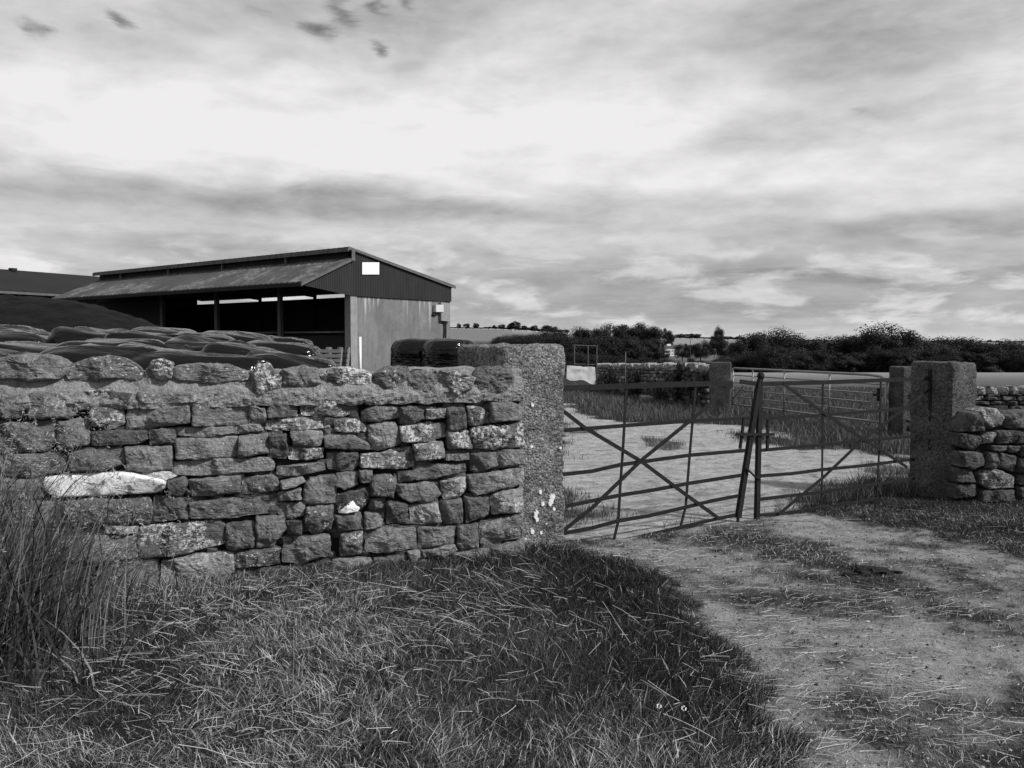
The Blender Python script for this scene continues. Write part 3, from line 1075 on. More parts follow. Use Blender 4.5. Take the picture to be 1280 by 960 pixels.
# coping stones set on edge along the top, bedded in mortar
COPE = [
    (Z7([(-260, 60), (-120, 40), (-20, 60), (-12, 120), (-250, 125)]), 1.0, .3, .34),
    (Z7([(-8, 52), (90, 38), (180, 38), (225, 60), (252, 85), (215, 128), (130, 134), (-5, 125)]), 1.05, .35, .34),
    (Z7([(232, 96), (265, 68), (340, 50), (440, 48), (510, 88), (532, 118), (500, 132), (440, 122), (300, 130), (245, 125)]), .85, .5, .34),
    (Z7([(535, 100), (545, 64), (590, 60), (617, 75), (617, 122), (545, 122)]), .9, .7, .3),
    (Z7([(622, 82), (700, 72), (830, 72), (885, 95), (925, 130), (780, 142), (640, 132)]), .95, .45, .34),
    (Z8([(8, 80), (50, 78), (95, 130), (88, 170), (20, 190), (-10, 180), (-15, 120)]), .85, .75, .32),
    (Z8([(100, 102), (180, 85), (238, 95), (255, 150), (200, 178), (108, 160)]), 1.1, .2, .32),
    (Z8([(250, 124), (300, 90), (420, 95), (448, 120), (440, 160), (320, 160)]), .75, .85, .32),
    (Z8([(450, 118), (500, 90), (580, 88), (604, 130), (570, 180), (490, 165)]), .85, .45, .32),
    (Z8([(588, 112), (640, 100), (695, 118), (722, 165), (700, 195), (612, 182)]), .9, .3, .32),
    (Z8([(692, 104), (770, 100), (838, 130), (832, 165), (775, 200), (728, 160)]), 1.1, .6, .32),
    (Z8([(842, 122), (860, 95), (950, 92), (1000, 125), (1008, 165), (990, 192), (850, 192)]), .8, .25, .32),
]
for i, (P, tf, li, dp) in enumerate(COPE):
    cm = MB()
    stone(cm, wpL, [wpL.sz(*p) for p in P], prot=.02 + .03 * random.random(), depth=dp, seed=300 + i, tone_=BASE_T * tf, lichen=li, soft=1.25, n=60, back_in=.16, grow_=.008, rough=1.4)
    cm.build('coping_stone', M['stone'], wallL)
s = wpL.sz(-95, 460)[0]
i = 0
while s > -6:
    w_ = random.uniform(.25, .5)
    cm = MB()
    stone(cm, wpL, [(s - w_ + .02, 1.38), (s - .02, 1.38), (s - .05, 1.52), (s - w_ / 2, 1.58), (s - w_ + .05, 1.5)], prot=.03, depth=.33, seed=340 + i, tone_=BASE_T, lichen=.35, soft=1.6, back_in=.16)
    cm.build('coping_stone', M['stone'], wallL)
    s -= w_
    i += 1
# mortar band: rough fillet between courses and copings
cm = MB()
ns, nz = 560, 20
vs, fs = [], []
for i in range(ns + 1):
    s = -6.25 + 6.24 * i / ns
    zl = 1.225 + .022 * mnoise.noise(Vector((s * 3, 0, 3))) + .018 * mnoise.noise(Vector((s * 9, 0, 5)))
    zh = 1.485 + .034 * mnoise.noise(Vector((s * 3.3, 5, 3))) + .02 * mnoise.noise(Vector((s * 11, 2, 5)))
    for j in range(nz + 1):
        t = j / nz
        p = Vector((s * 7, t * 3, 0))
        dd = .010 + .024 * math.sin(min(1, t * 1.5) * math.pi) - .06 * t ** 2 + .0 + .020 * mnoise.noise(p) + .013 * mnoise.noise(p * 3.1) + .009 * mnoise.noise(p * 9)
        if j == 0:
            dd = -.08
        if j == nz:
            dd = -.18
        vs.append(wpL.w(s, dd, zl + (zh - zl) * t))
for i in range(ns):
    for j in range(nz):
        a = i * (nz + 1) + j
        fs.append((a, a + nz + 1, a + nz + 2, a + 1))
cm.add(vs, fs)
cm.build('mortar_band', M['mortar'], wallL)

# ------------------------------------------------------------------ walls right of the gate and beyond the yard
wpR = WallPlane((4.72, 8.97), (.993, .12))
Z6 = lambda P: [(900 + x / 3.368, 430 + y / 3.368) for x, y in P]
S6 = [
    ([(1003, 335), (1040, 290), (1075, 285), (1105, 345), (1100, 368), (1003, 370)], .9, .3), ([(1075, 280), (1100, 268), (1160, 270), (1190, 310), (1180, 345), (1120, 355), (1090, 325)], 1.2, .85),
    ([(1205, 303), (1240, 284), (1295, 280), (1310, 355), (1208, 357)], 1.1, .3), ([(1000, 375), (1080, 382), (1095, 400), (1070, 447), (1000, 430)], .8, .3),
    ([(1092, 388), (1120, 372), (1155, 375), (1150, 415), (1092, 420)], 1.3, 1.0), ([(1162, 368), (1235, 362), (1235, 415), (1165, 420)], .85, .3),
    ([(1241, 365), (1310, 362), (1310, 417), (1241, 420)], .85, .4), ([(1005, 452), (1100, 457), (1105, 510), (1060, 525), (1003, 515)], 1.0, .2),
    ([(1122, 457), (1150, 452), (1155, 500), (1145, 524), (1107, 522)], 1.2, .2), ([(1167, 457), (1240, 472), (1240, 540), (1162, 522)], 1.05, .15),
    ([(1140, 427), (1195, 427), (1195, 447), (1140, 448)], 1.1, .4), ([(1202, 430), (1255, 427), (1255, 463), (1205, 453)], 1.0, .4),
    ([(1260, 427), (1310, 427), (1310, 472), (1260, 470)], .9, .3), ([(988, 522), (1060, 532), (1070, 582), (988, 582)], .85, .2),
    ([(1087, 547), (1110, 530), (1165, 530), (1233, 560), (1230, 605), (1130, 610), (1092, 590)], 1.2, .8), ([(1246, 480), (1310, 477), (1310, 542), (1250, 542)], .8, .3),
    ([(1246, 552), (1310, 550), (1310, 592), (1246, 592)], .8, .5), ([(988, 592), (1080, 592), (1085, 640), (990, 650)], .8, .2),
    ([(1092, 615), (1235, 612), (1235, 660), (1095, 665)], .85, .2), ([(1243, 600), (1310, 598), (1310, 660), (1243, 660)], .85, .2),
]
wallR = thing('dry_stone_wall', wpR.w(1.8, 0, 0), 'low lichened dry stone wall running right from the right gate pier', 'wall')
sm = MB()
for P, tf, li in S6:
    k += 1
    stone(sm, wpR, [wpR.sz(*p) for p in Z6(P)], prot=random.uniform(.04, .09), depth=.2, seed=k, tone_=BASE_T * tf * .9, lichen=li, soft=1.1)
sR = wpR.sz(900 + 1312 / 3.368, 520)[0]


def courses(mb, wp, s0, s1, z0, z1, hmin, hmax, wmin, wmax, n=20, prot=.05, tf=1.0, zfun=None, depth=.15):
    global k
    z = z0
    while z < z1 - .03:
        h = min(random.uniform(hmin, hmax), z1 - z)
        s = s0 - random.uniform(0, .1)
        while s < s1:
            w_ = random.uniform(wmin, wmax)
            e = min(s + w_, s1)
            k += 1
            dz = zfun((s + e) / 2) if zfun else 0
            if e - s > .05:
                stone(mb, wp, [(s + .008, z + dz + random.uniform(.004, .02)), (e - .008, z + dz + random.uniform(.004, .02)), (e - random.uniform(.008, .03), z + dz + h - .008), (s + random.uniform(.008, .03), z + dz + h - .008)],
                      prot=random.uniform(.6, 1.3) * prot, depth=depth, seed=k, tone_=BASE_T * tf * random.uniform(.7, 1.3), lichen=random.choice([.1, .2, .3, .5, .9]), n=n)
            s = e
        z += h


courses(sm, wpR, sR, 6.0, -.1, .98, .14, .24, .2, .45, 24, .06)
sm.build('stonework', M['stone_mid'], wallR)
cm = MB()
cm.box(wpR.w(.10, -.06, -.3), wpR.d * 5.9, -wpR.out * .4, Vector((0, 0, 1.10)))
cm.build('wall_core', M['core'], wallR)

# field wall behind (right) and yard wall behind (left)
wpF = WallPlane((7.15, 15.45), (.999, -.03))
wallF = thing('dry_stone_wall', wpF.w(3, 0, 0), 'dark dry stone field wall behind the nearer right wall, edging the pale field', 'wall')
sm = MB()
courses(sm, wpF, 0, 9, -.1, .78, .07, .13, .18, .5, 14, .05, .75)
s = 0
while s < 9:
    w_ = random.uniform(.15, .32)
    k += 1
    stone(sm, wpF, [(s, .77), (s + w_ - .02, .77), (s + w_ - .05, .77 + random.uniform(.1, .17)), (s + .04, .77 + random.uniform(.1, .17))], prot=.05, depth=.25, seed=k, tone_=BASE_T * .9, lichen=.85, n=14)
    s += w_
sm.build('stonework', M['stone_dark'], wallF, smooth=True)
cm = MB()
cm.box(wpF.w(0, -.05, -.3), wpF.d * 9, -wpF.out * .4, Vector((0, 0, 1.06)))
cm.build('wall_core', M['core'], wallF)

A_, B_ = Vector((5.05, 21.9, 0)), Vector((3.75, 37.5, 0))
wpB = WallPlane(B_[:2], (A_ - B_)[:2])
lenB = (A_ - B_).length
random.seed(41)
wallB = thing('dry_stone_wall', wpB.w(lenB / 2, 0, hz(3, 30)), 'old ivy-grown field wall across the grass behind the left gate', 'wall')
sm = MB()
zB = lambda s: hz(*(wpB.w(s, 0, 0)[:2]))
courses(sm, wpB, 0, lenB, -.1, 1.02, .10, .18, .18, .5, 14, .08, .8, zB)
s = 0
while s < lenB:
    w_ = random.uniform(.22, .5)
    k += 1
    zz = zB(s)
    stone(sm, wpB, [(s, zz + 1.0), (s + w_ - .02, zz + 1.0), (s + w_ - .05, zz + 1.1 + random.uniform(0, .09)), (s + .04, zz + 1.1 + random.uniform(0, .09))], prot=.05, depth=.3, seed=k, tone_=BASE_T * 1.5, lichen=.6, n=14)
    s += w_
sm.build('stonework', M['stone'], wallB, smooth=True)
cm = MB()
cm.box(wpB.w(0, -.05, -.6), wpB.d * lenB, -wpB.out * .4, Vector((0, 0, 1.45)))
cm.build('wall_core', M['core'], wallB)


# ------------------------------------------------------------------ concrete gate piers
def pier_mesh(c, d, w, dep, zb, zt, seed, cell=.026, rough=.012, round_=.05):
    """rough block: front-left corner c, front runs along d, depth runs along GN"""
    d = Vector(d)
    nn = Vector((-d.y, d.x, 0))
    mb = MB()
    nx, ny, nz_ = max(3, int(w / cell)), max(3, int(dep / cell)), max(4, int((zt - zb) / cell))

    def warp(x, y, z):
        # rounded top edges and corners, then a lumpy surface
        P = Vector((x, y, z))
        lo = Vector((round_, round_, -9))
        hi = Vector((w - round_, dep - round_, zt - zb - round_))
        q = Vector((min(max(P.x, lo.x), hi.x), min(max(P.y, lo.y), hi.y), min(P.z, hi.z)))
        v = P - q
        if v.length > 1e-6:
            m_ = max(abs(v.x), abs(v.y), abs(v.z))
            v = v.normalized() * m_
            n_ = v.normalized()
        else:
            n_ = Vector((0, 0, 0))
        P = q + v
        s_ = Vector((P.x * 5 + seed, P.y * 5, P.z * 5))
        dd = rough * 1.6 * mnoise.noise(s_) + rough * 1.1 * mnoise.noise(s_ * 3.3) + rough * 1.0 * mnoise.noise(s_ * 7.5)
        P = P + n_ * dd
        return c + d * P.x + nn * P.y + Vector((0, 0, zb + P.z))
    H = zt - zb
    grids = [
        (nx, nz_, lambda i, j: (w * i / nx, 0, H * j / nz_)), (ny, nz_, lambda i, j: (w, dep * i / ny, H * j / nz_)),
        (nx, nz_, lambda i, j: (w - w * i / nx, dep, H * j / nz_)), (ny, nz_, lambda i, j: (0, dep - dep * i / ny, H * j / nz_)),
        (nx, ny, lambda i, j: (w * i / nx, dep * j / ny, H))]
    for (a, b, fn) in grids:
        vs = [warp(*fn(i, j)) for j in range(b + 1) for i in range(a + 1)]
        fs = [(j * (a + 1) + i, j * (a + 1) + i + 1, (j + 1) * (a + 1) + i + 1, (j + 1) * (a + 1) + i) for j in range(b) for i in range(a)]
        mb.add(vs, fs)
    return mb


PC = Vector((.42, 6.72, 0)) - GD * .56
pierL = tag(pier_mesh(PC, GD, .56, .80, -.2, 1.655, 3, .022, .011, .035).build('gate_pier', M['pier'], smooth=True),
            'broad pebbly concrete gate pier at the end of the long stone wall', 'gate pier')
for (px, py, r) in [(675, 615, 2.2), (690, 622, 3.6), (688, 628, 3.4), (678, 630, 2.4), (670, 641, 3.0), (669, 646, 2.4), (671, 650, 2), (665, 664, 2.8), (676, 666, 1.6), (658, 676, 3),
                    (692, 636, 2), (664, 558, 2), (665, 506, 2), (683, 655, 1.5), (700, 560, 1.6)]:
    p0 = PC + GD * .3
    p = on_plane(px, py, p0, -GN)
    r_ = r * 6.7 / F * 1.25
    ring = []
    for i in range(14):
        t = 2 * math.pi * i / 14
        rr = r_ * (.9 + .6 * mnoise.noise(Vector((math.cos(t) * 2 + px, math.sin(t) * 2, 1))))
        ring.append(p + GD * math.cos(t) * rr + Vector((0, 0, math.sin(t) * rr)) * 1.15)
    vs = [q + GN * .02 for q in ring] + [p + (q - p) * .93 - GN * .008 for q in ring] + [p - GN * .009]
    lm = MB()
    lm.add(vs, [(i, (i + 1) % 14, 14 + (i + 1) % 14, 14 + i) for i in range(14)] + [(14 + i, 14 + (i + 1) % 14, 28) for i in range(14)])
    lm.build('lichen_patch', M['lichen'], pierL)
RC = Vector((4.67, 9.07, 0))
pierR = tag(pier_mesh(RC, GD, .43, .52, -.2, 1.475, 9, .022, .009, .045).build('gate_pier', M['pier_plain'], smooth=True),
            'square concrete gate pier with worn edges beside the right gate', 'gate pier')
C3 = at(1123, 500, 15.6)
pier3 = tag(pier_mesh(Vector((C3.x, 15.4, 0)), Vector((.98, .2, 0)).normalized(), .5, .45, -.2, 1.27, 15, .04, .008, .03).build('gate_pier', M['pier_old'], smooth=True),
            'shorter concrete pier peeping out behind the right gate pier', 'gate pier')
C4 = at(886, 500, 21.3)
pier4 = tag(pier_mesh(Vector((C4.x, 21.3, 0)), Vector((.96, -.28, 0)).normalized(), .52, .45, -.2, 1.24, 19, .05, .008, .03).build('gate_pier', M['pier_old'], smooth=True),
            'distant concrete pier at the left end of the tubular gate', 'gate pier')

# ------------------------------------------------------------------ the pair of iron gates
gplane = L0 + Vector((0, 0, 0))


def gpt(px, py, off=0.0):
    return on_plane(px, py, gplane - GN * off, GN)


def gbar(lst, off=0.0):
    return [gpt(x, y, off) for x, y in lst]


def extend(pts, a=0.0, b=0.0):
    pts = list(pts)
    if a:
        pts[0] = pts[0] + (pts[0] - pts[1]).normalized() * a
    if b:
        pts[-1] = pts[-1] + (pts[-1] - pts[-2]).normalized() * b
    return pts


gl = thing('field_gate', gpt(820, 660), 'bent rusty iron gate leaf hung on the pebbly left pier, top rail broken off', 'gate', 'pair of iron field gates')
LB = [([(708, 485), (760, 483.5), (830, 481), (916, 479)], .040), ([(705, 538), (781, 532), (865, 526), (931, 523), (938, 522)], .028),
      ([(703.6, 593), (740, 589), (775, 581), (862, 569), (932, 563)], .028), ([(701, 634), (775, 619), (820, 612), (862, 604), (927, 594)], .028),
      ([(702, 667), (740, 660), (773, 651), (810, 645), (857, 634), (890, 626), (921.5, 620)], .028), ([(767, 678), (800, 671), (851, 659), (890, 650), (921.5, 643)], .026)]
for i, (P, w_) in enumerate(LB):
    mb = MB()
    mb.sweep(extend(gbar(P), .22 if i < 5 else 0, .02 if i else 0), w_ * 1.15, .010, GN)
    mb.build('gate_bar', M['iron'], gl)
for P in ([(707, 516), (730, 534), (802, 577), (850, 613), (897, 647)], [(702, 665), (740, 635), (802, 575), (865, 524), (916, 481)]):
    mb = MB()
    mb.sweep(extend(gbar(P, .011 if P[0][1] < 600 else .021), .15, 0), .033, .008, GN)
    mb.build('gate_brace', M['iron'], gl)
for P in ([(783, 484), (779, 556), (775, 613), (773, 651), (767, 676)], [(869.5, 482), (862, 570), (857, 634), (851, 657)]):
    mb = MB()
    mb.sweep(gbar(P, -.010), .024, .008, GN)
    mb.build('gate_upright', M['iron'], gl)
mb = MB()
mb.sweep(gbar([(949, 478), (936, 560), (922.5, 647)], .004), .050, .040, GN)
mb.sweep(gbar([(923, 640), (922, 654)], .004), .02, .02, GN)
mb.build('end_post', M['iron'], gl)
mb = MB()
mb.sweep(gbar([(930, 523), (925, 561)], .008), .024, .02, GN)
mb.build('latch_upright', M['iron'], gl)

gr = thing('field_gate', gpt(1050, 640), 'rusty iron gate leaf hung on the square right pier, cross braces intact', 'gate', 'pair of iron field gates')
RB = [([(925, 477), (948, 480), (1030, 478), (1110, 475), (1163, 473)], .032), ([(949, 523), (1028, 519), (1114, 512), (1143, 509)], .024), ([(950, 563), (1028, 556), (1078, 551), (1134, 546), (1143, 545)], .024),
      ([(950, 595), (990, 592), (1028, 587), (1080, 582), (1134, 575), (1143, 574)], .024), ([(950, 624), (1028, 615), (1096, 605), (1143, 598)], .024), ([(949, 644), (975, 642), (1028, 635), (1097, 623)], .022)]
for P, w_ in RB:
    mb = MB()
    mb.sweep(gbar(P), w_ * 1.3, .010, GN)
    mb.build('gate_bar', M['iron'], gr)
for j, P in enumerate(([(979, 480), (1030, 516), (1078, 548), (1134, 584)], [(973, 643), (1030, 596), (1078, 550), (1163, 486)])):
    mb = MB()
    mb.sweep(gbar(P, .011 + .010 * j), .03, .008, GN)
    mb.build('gate_brace', M['iron'], gr)
for P in ([(1028.5, 480), (1028, 560), (1027, 637)], [(1101, 477), (1100, 540), (1097, 603), (1096, 625)]):
    mb = MB()
    mb.sweep(gbar(P, -.010), .022, .008, GN)
    mb.build('gate_upright', M['iron'], gr)
mb = MB()
mb.sweep(gbar([(950, 474), (948, 560), (946, 649)], .003), .046, .036, GN)
c = gpt(951, 470)
vs, fs = [], []
for i in range(7):
    for j in range(12):
        t, u_ = math.pi * i / 6, 2 * math.pi * j / 12
        vs.append(c + Vector((math.sin(t) * math.cos(u_), math.sin(t) * math.sin(u_), math.cos(t) * 1.2)) * .036)
for i in range(6):
    for j in range(12):
        fs.append((i * 12 + j, (i + 1) * 12 + j, (i + 1) * 12 + (j + 1) % 12, i * 12 + (j + 1) % 12))
mb.add(vs, fs)
mb.build('end_post', M['iron'], gr)
mb = MB()
mb.sweep(gbar([(960, 524), (959, 562)], .008), .024, .02, GN)
mb.build('latch_upright', M['iron'], gr)
mb = MB()
mb.sweep(gbar([(920, 543), (968, 543)], .034), .026, .012, GN)
mb.build('latch_bar', M['iron'], gr)
mb = MB()
mb.tube([gpt(933, 586, .03), gpt(938, 590, .05), gpt(944, 596, .05), gpt(950, 599, .03)], .010, 8)
mb.build('tie_loop', M['iron'], gr, smooth=True)
mb = MB()
mb.sweep(gbar([(1163, 462), (1163, 606)], .003), .030, .03, GN)
mb.build('hinge_post', M['iron'], gr)

# ------------------------------------------------------------------ tubular gate across the yard
TA, TB = at(917, 500, 20.9), at(1110, 500, 15.75)
TA.z = TB.z = 0
td = (TB - TA).normalized()
tn = Vector((-td.y, td.x, 0))
tl = (TB - TA).length
tg = thing('tubular_gate', (TA + TB) / 2, 'pale galvanised tubular field gate at the far side of the yard', 'gate')
zt = 1.10


def tp(s, z, off=0):
    return TA + td * s + tn * off + Vector((0, 0, z))


for z_, r_ in ((zt, .026), (.93, .014), (.75, .014), (.58, .014), (.41, .014), (.22, .02)):
    mb = MB()
    if z_ == zt:
        mb.tube([tp(0, z_), tp(tl * .9, z_), tp(tl * .96, z_ - .02), tp(tl - .05, z_ - .10), tp(tl - .02, z_ - .14)], r_, 8)
    else:
        mb.tube([tp(.02, z_), tp(tl - .02, z_)], r_, 8)
    mb.build('gate_rail', M['galv'], tg, smooth=True)
for s_ in (.0, tl * .165, tl * .40, tl * .69, tl - .02):
    mb = MB()
    mb.tube([tp(s_, .2, -.03), tp(s_, zt if s_ < tl - .1 else zt - .14, -.03)], .024 if s_ in (.0,) else .02, 8)
    mb.build('gate_upright', M['galv'], tg, smooth=True)
mb = MB()
mb.tube([tp(.05, .35, -.05), tp(.55, .72, -.05)], .014, 6)
mb.build('gate_brace', M['galv'], tg)
mb = MB()
mb.box(tp(tl - .22, .62, -.07), td * .04, tn * .03, Vector((0, 0, .24)))
mb.box(tp(tl - .32, .71, -.075), td * .24, tn * .02, Vector((0, 0, .05)))
mb.build('latch', M['iron'], tg)

# ------------------------------------------------------------------ barn
G_ = Vector((.602, .799, 0)).normalized()
LX = Vector((-.799, .602, 0)).normalized()
K = Vector((-.1884 * 28, 28, 0))
UP = Vector((0, 0, 1))
w_b, c_b, len_b = 4.95, 1.96, 16.1
zf = hz(K.x - 4, K.y + 4)


def bp(s, l, z):
    return K + G_ * s + LX * l + UP * z


barn = thing('barn', bp(2, 7, zf), 'open-fronted farm barn with black corrugated gable and raised ridge', 'barn')
mb = MB()
mb.box(bp(0.30, 0, zf - .3), G_ * (w_b - .30), LX * .22, UP * (3.36 - zf + .3))
mb.build('gable_wall', M['gable'], barn)
mb = MB()
mb.box(bp(0, -.03, zf - .3), G_ * .295, LX * .28, UP * (3.33 - zf + .3))
mb.build('corner_post', mat('pale_concrete_post', .24, .9, .3, 5, .2, 30), barn)
mb = MB()
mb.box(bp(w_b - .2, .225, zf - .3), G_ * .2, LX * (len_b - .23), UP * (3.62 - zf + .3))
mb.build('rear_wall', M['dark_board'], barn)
mb = MB()
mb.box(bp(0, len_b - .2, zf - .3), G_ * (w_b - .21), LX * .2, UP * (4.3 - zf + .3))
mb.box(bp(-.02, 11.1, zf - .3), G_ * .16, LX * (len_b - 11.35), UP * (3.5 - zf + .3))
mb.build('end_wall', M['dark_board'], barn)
# corrugated cladding over gable
prof = [(-c_b + .02, 3.50), (0.0, 3.27), (w_b + .02, 3.28)]
top = [(-c_b + .02, 3.58), (0.0, 4.43), (0.02, 4.68), (.25, 4.67), (w_b + .02, 3.77)]


def lerp_prof(P, s):
    return float(np.interp(s, [p[0] for p in P], [p[1] for p in P]))


mb = MB()
pitch = .075
ncol = int((w_b + c_b) / (pitch / 6))
vs, fs = [], []
for i in range(ncol + 1):
    s = -c_b + .02 + (w_b + c_b) * i / ncol
    off = -.06 + .018 * math.sin(2 * math.pi * s / pitch)
    for t in range(2):
        z = lerp_prof(prof, s) if t == 0 else lerp_prof(top, s)
        vs.append(bp(s, off, z))
for i in range(ncol):
    fs.append((2 * i, 2 * i + 2, 2 * i + 3, 2 * i + 1))
nv = len(vs)
vs += [v + LX * .012 for v in vs]
fs += [(nv + a, nv + d, nv + c_, nv + b) for (a, b, c_, d) in fs]
mb.add(vs, fs)
mb.build('gable_cladding', M['clad'], barn, smooth=True)
mb = MB()
gp0 = bp(0, -.10, 0)
cs = [on_plane(px, py, gp0, LX) for px, py in ((453, 328), (474, 328), (474, 343), (453, 343))]
mb.prism(cs, LX * .03)
mb.build('white_panel', M['panel'], barn)
# roofs
def slab_roof(mbx, s0, z0, s1, z1, l0, l1, th, n=120, wave=.02):
    vs, fs = [], []
    for i in range(n + 1):
        l = l0 + (l1 - l0) * i / n
        for (s, z) in ((s0, z0), (s1, z1)):
            b = wave * (i % 2)
            vs.append(bp(s, l, z + b))
            vs.append(bp(s, l, z - th + b))
    for i in range(n):
        a = 4 * i
        fs += [(a, a + 4, a + 6, a + 2), (a + 1, a + 3, a + 7, a + 5), (a, a + 1, a + 5, a + 4), (a + 2, a + 6, a + 7, a + 3)]
    fs += [(0, 2, 3, 1), (4 * n, 4 * n + 1, 4 * n + 3, 4 * n + 2)]
    mbx.add(vs, fs)


mb = MB()
slab_roof(mb, .02, 4.50, -c_b - .1, 3.60, -.12, len_b, .06)
mb.build('canopy_roof', M['roof'], barn)
mb = MB()
slab_roof(mb, -.16, 4.83, w_b + .16, 3.86, -.12, len_b, .07, wave=.006)
mb.build('main_roof', M['roof'], barn)
mb = MB()
mb.box(bp(-.20, -.16, 4.68), G_ * .03, LX * (len_b + .2), UP * .13)
mb.build('ridge_flashing', mat('streaked_ridge_trim', .09, .8, .95, 3.5, .1, 20, stretch=(3, 3, .4)), barn)
mb = MB()
mb.box(bp(.03, .1, 4.40), G_ * .05, LX * (len_b - .2), UP * .29)
mb.build('ridge_vent', M['dark_board'], barn)
for l in (3.1, 6.8, 10.4, 14.0):
    mb = MB()
    mb.box(bp(-.10, l, 4.42), G_ * .06, LX * .07, UP * .29)
    mb.build('vent_bracket', M['steel'], barn)
mb = MB()
mb.box(bp(-c_b - .16, -.12, 3.46), G_ * .07, LX * (len_b + .12), UP * .11)
mb.build('gutter', M['shed_roof'], barn)
mb = MB()
pp = [(-c_b - .06, 3.60), (0.0, 4.47), (0, 4.60), (-c_b - .06, 3.73)]
mb.prism([bp(s, -.12, z) for s, z in [(-c_b - .12, 3.47), (-.02, 4.38), (-.02, 4.47), (-c_b - .12, 3.56)]], LX * -.02)
mb.prism([bp(s, -.125, z) for s, z in [(-.16, 4.73), (.0, 4.73), (w_b + .16, 3.76), (w_b + .16, 3.875), (-.16, 4.845)]], LX * -.02)
mb.prism([bp(s, -.13, z) for s, z in [(-.04, 4.40), (.10, 4.40), (.10, 4.75), (-.04, 4.75)]], LX * -.03)
mb.build('bargeboard', M['steel'], barn)
for l in (3.55, 7.3, 11.0):
    mb = MB()
    mb.box(bp(-.07, l - .07, zf - .3), G_ * .03, LX * .16, UP * (3.75 - zf + .3))
    mb.box(bp(-.037, l - .02, zf - .3), G_ * .13, LX * .03, UP * (3.75 - zf + .3))
    mb.build('front_post', M['steel'], barn)
    mb = MB()
    mb.prism([bp(s, l - .03, z) for s, z in [(-c_b, 3.42), (0, 4.1), (w_b - .25, 3.66), (w_b - .25, 3.76), (0, 4.36), (-c_b, 3.52)]], LX * .06)
    mb.build('rafter', M['dark_board'], barn)
    mb = MB()
    mb.box(bp(w_b - .3, l - .06, zf - .3), G_ * .095, LX * .12, UP * (3.82 - zf + .3))
    mb.build('rear_post', M['dark_board'], barn)
mb = MB()
mb.box(bp(-.045, .3, 3.52), G_ * .09, LX * (len_b - .3), UP * .2)
mb.build('front_beam', M['dark_board'], barn)
mb = MB()
mb.tube([bp(.16, .3, 2.10), bp(.16, 11.0, 2.13)], .035, 8)
mb.build('feed_rail', M['steel'], barn, smooth=True)
mb = MB()
cs = [on_plane(px, py, bp(0, -.02, 0), LX) for px, py in ((541.5, 381), (551, 381), (551, 390), (541.5, 390))]
mb.prism(cs, LX * -.14)
mb.build('meter_box', M['box_light'], barn)
mb = MB()
cs = [on_plane(px, py, bp(0, -.02, 0), LX) for px, py in ((548.5, 378), (559.5, 379), (560, 402), (549, 401))]
mb.prism(cs, LX * -.11)
mb.build('meter_box', M['box_grey'], barn)
mb = MB()
for (pts) in ([(555, 402), (556, 410), (555, 424), (554, 440)], [(542, 390), (540.5, 393), (545, 394.5)], [(557, 402), (557.5, 412), (557, 430)]):
    mb.tube([on_plane(px, py, bp(0, -.05, 0), LX) for px, py in pts], .03, 6)
mb.build('cable', M['cable'], barn)
# boarding low down in the shade of the open front
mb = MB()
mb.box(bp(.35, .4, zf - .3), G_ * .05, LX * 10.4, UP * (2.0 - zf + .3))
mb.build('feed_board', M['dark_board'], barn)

wpipe = MB()
p = on_plane(450, 421, bp(0, -.5, 0), LX)
wpipe.tube([Vector((p.x, p.y, zf - .1)), p], .045, 10)
tag(wpipe.build('marker_pole', M['white'], smooth=True), 'short white pole standing before the barn gable', 'pole')


def pallet(px, py, Y, rot, lean, label):
    o = at(px, py, Y)
    o.z = hz(o.x, o.y)
    t = thing('pallet', o, label, 'pallet', 'pallets leaning at the barn front')
    ax = Vector((math.cos(rot), math.sin(rot), 0))
    nn = Vector((-ax.y, ax.x, 0))
    up = (UP * math.cos(lean) + nn * math.sin(lean))
    out = ax.cross(up).normalized()
    for i in range(7):
        mb = MB()
        mb.box(o + up * (.03 + i * .155) - ax * .5, ax * 1.0, up * .11, out * .022)
        mb.build('slat', M['wood'], t)
    for x in (-.5, -.05, .4):
        mb = MB()
        mb.box(o + up * .0 + ax * x - out * .10, ax * .10, up * 1.15, out * .097)
        mb.build('bearer', M['wood'], t)


def stand_z(px, py, Y):
    return at(px, py, Y).z


pallet(405, 440, 27.2, R(-14), R(12), 'slatted wooden pallet leaning nearest the black bale end')
pallet(418, 440, 27.9, R(-38), R(8), 'narrow-looking wooden pallet leaning beside the barn corner post')
# timbers propped by the corner
mb = MB()
mb.sweep([Vector((at(428, 440, 28.3).x, 28.3, zf)), at(434, 421, 28.5)], .06, .05, Vector((0, -1, 0)))
tag(mb.build('propped_timber', M['wood']), 'thin timber propped against the barn corner', 'timber')

# distant second shed on the left
A0, dS = Vector((-26.9, 45, 0)), Vector((.49, .872, 0))
nS = Vector((.872, -.49, 0))
shed = thing('shed', A0 + nS * 1.5, 'low dark-roofed shed at the left edge, behind the covered heap', 'shed')
mb = MB()
zs = hz(-25, 45) - .5
P0_ = A0 - dS * 14
mb.prism([P0_ + nS * 3.0 + UP * zs, P0_ - nS * 3.0 + UP * zs, P0_ - nS * 3.0 + UP * 4.35, P0_ + UP * 5.5, P0_ + nS * 3.0 + UP * 4.35], dS * 19)
mb.build('wall', M['dark_board'], shed)
mb = MB()
for sg in (1, -1):
    a = P0_ - dS * .2
    q_ = [a + UP * 5.66, a + nS * sg * 3.4 + UP * 4.36, a + nS * sg * 3.4 + UP * 4.28, a + UP * 5.56]
    mb.prism(q_, dS * 20)
mb.build('roof', M['shed_roof'], shed)
mb = MB()
mb.box(A0 + nS * 3.42 - dS * 14 + UP * 4.18, dS * 19.5, nS * .1, UP * .12)
mb.build('gutter', M['steel'], shed)
mb = MB()
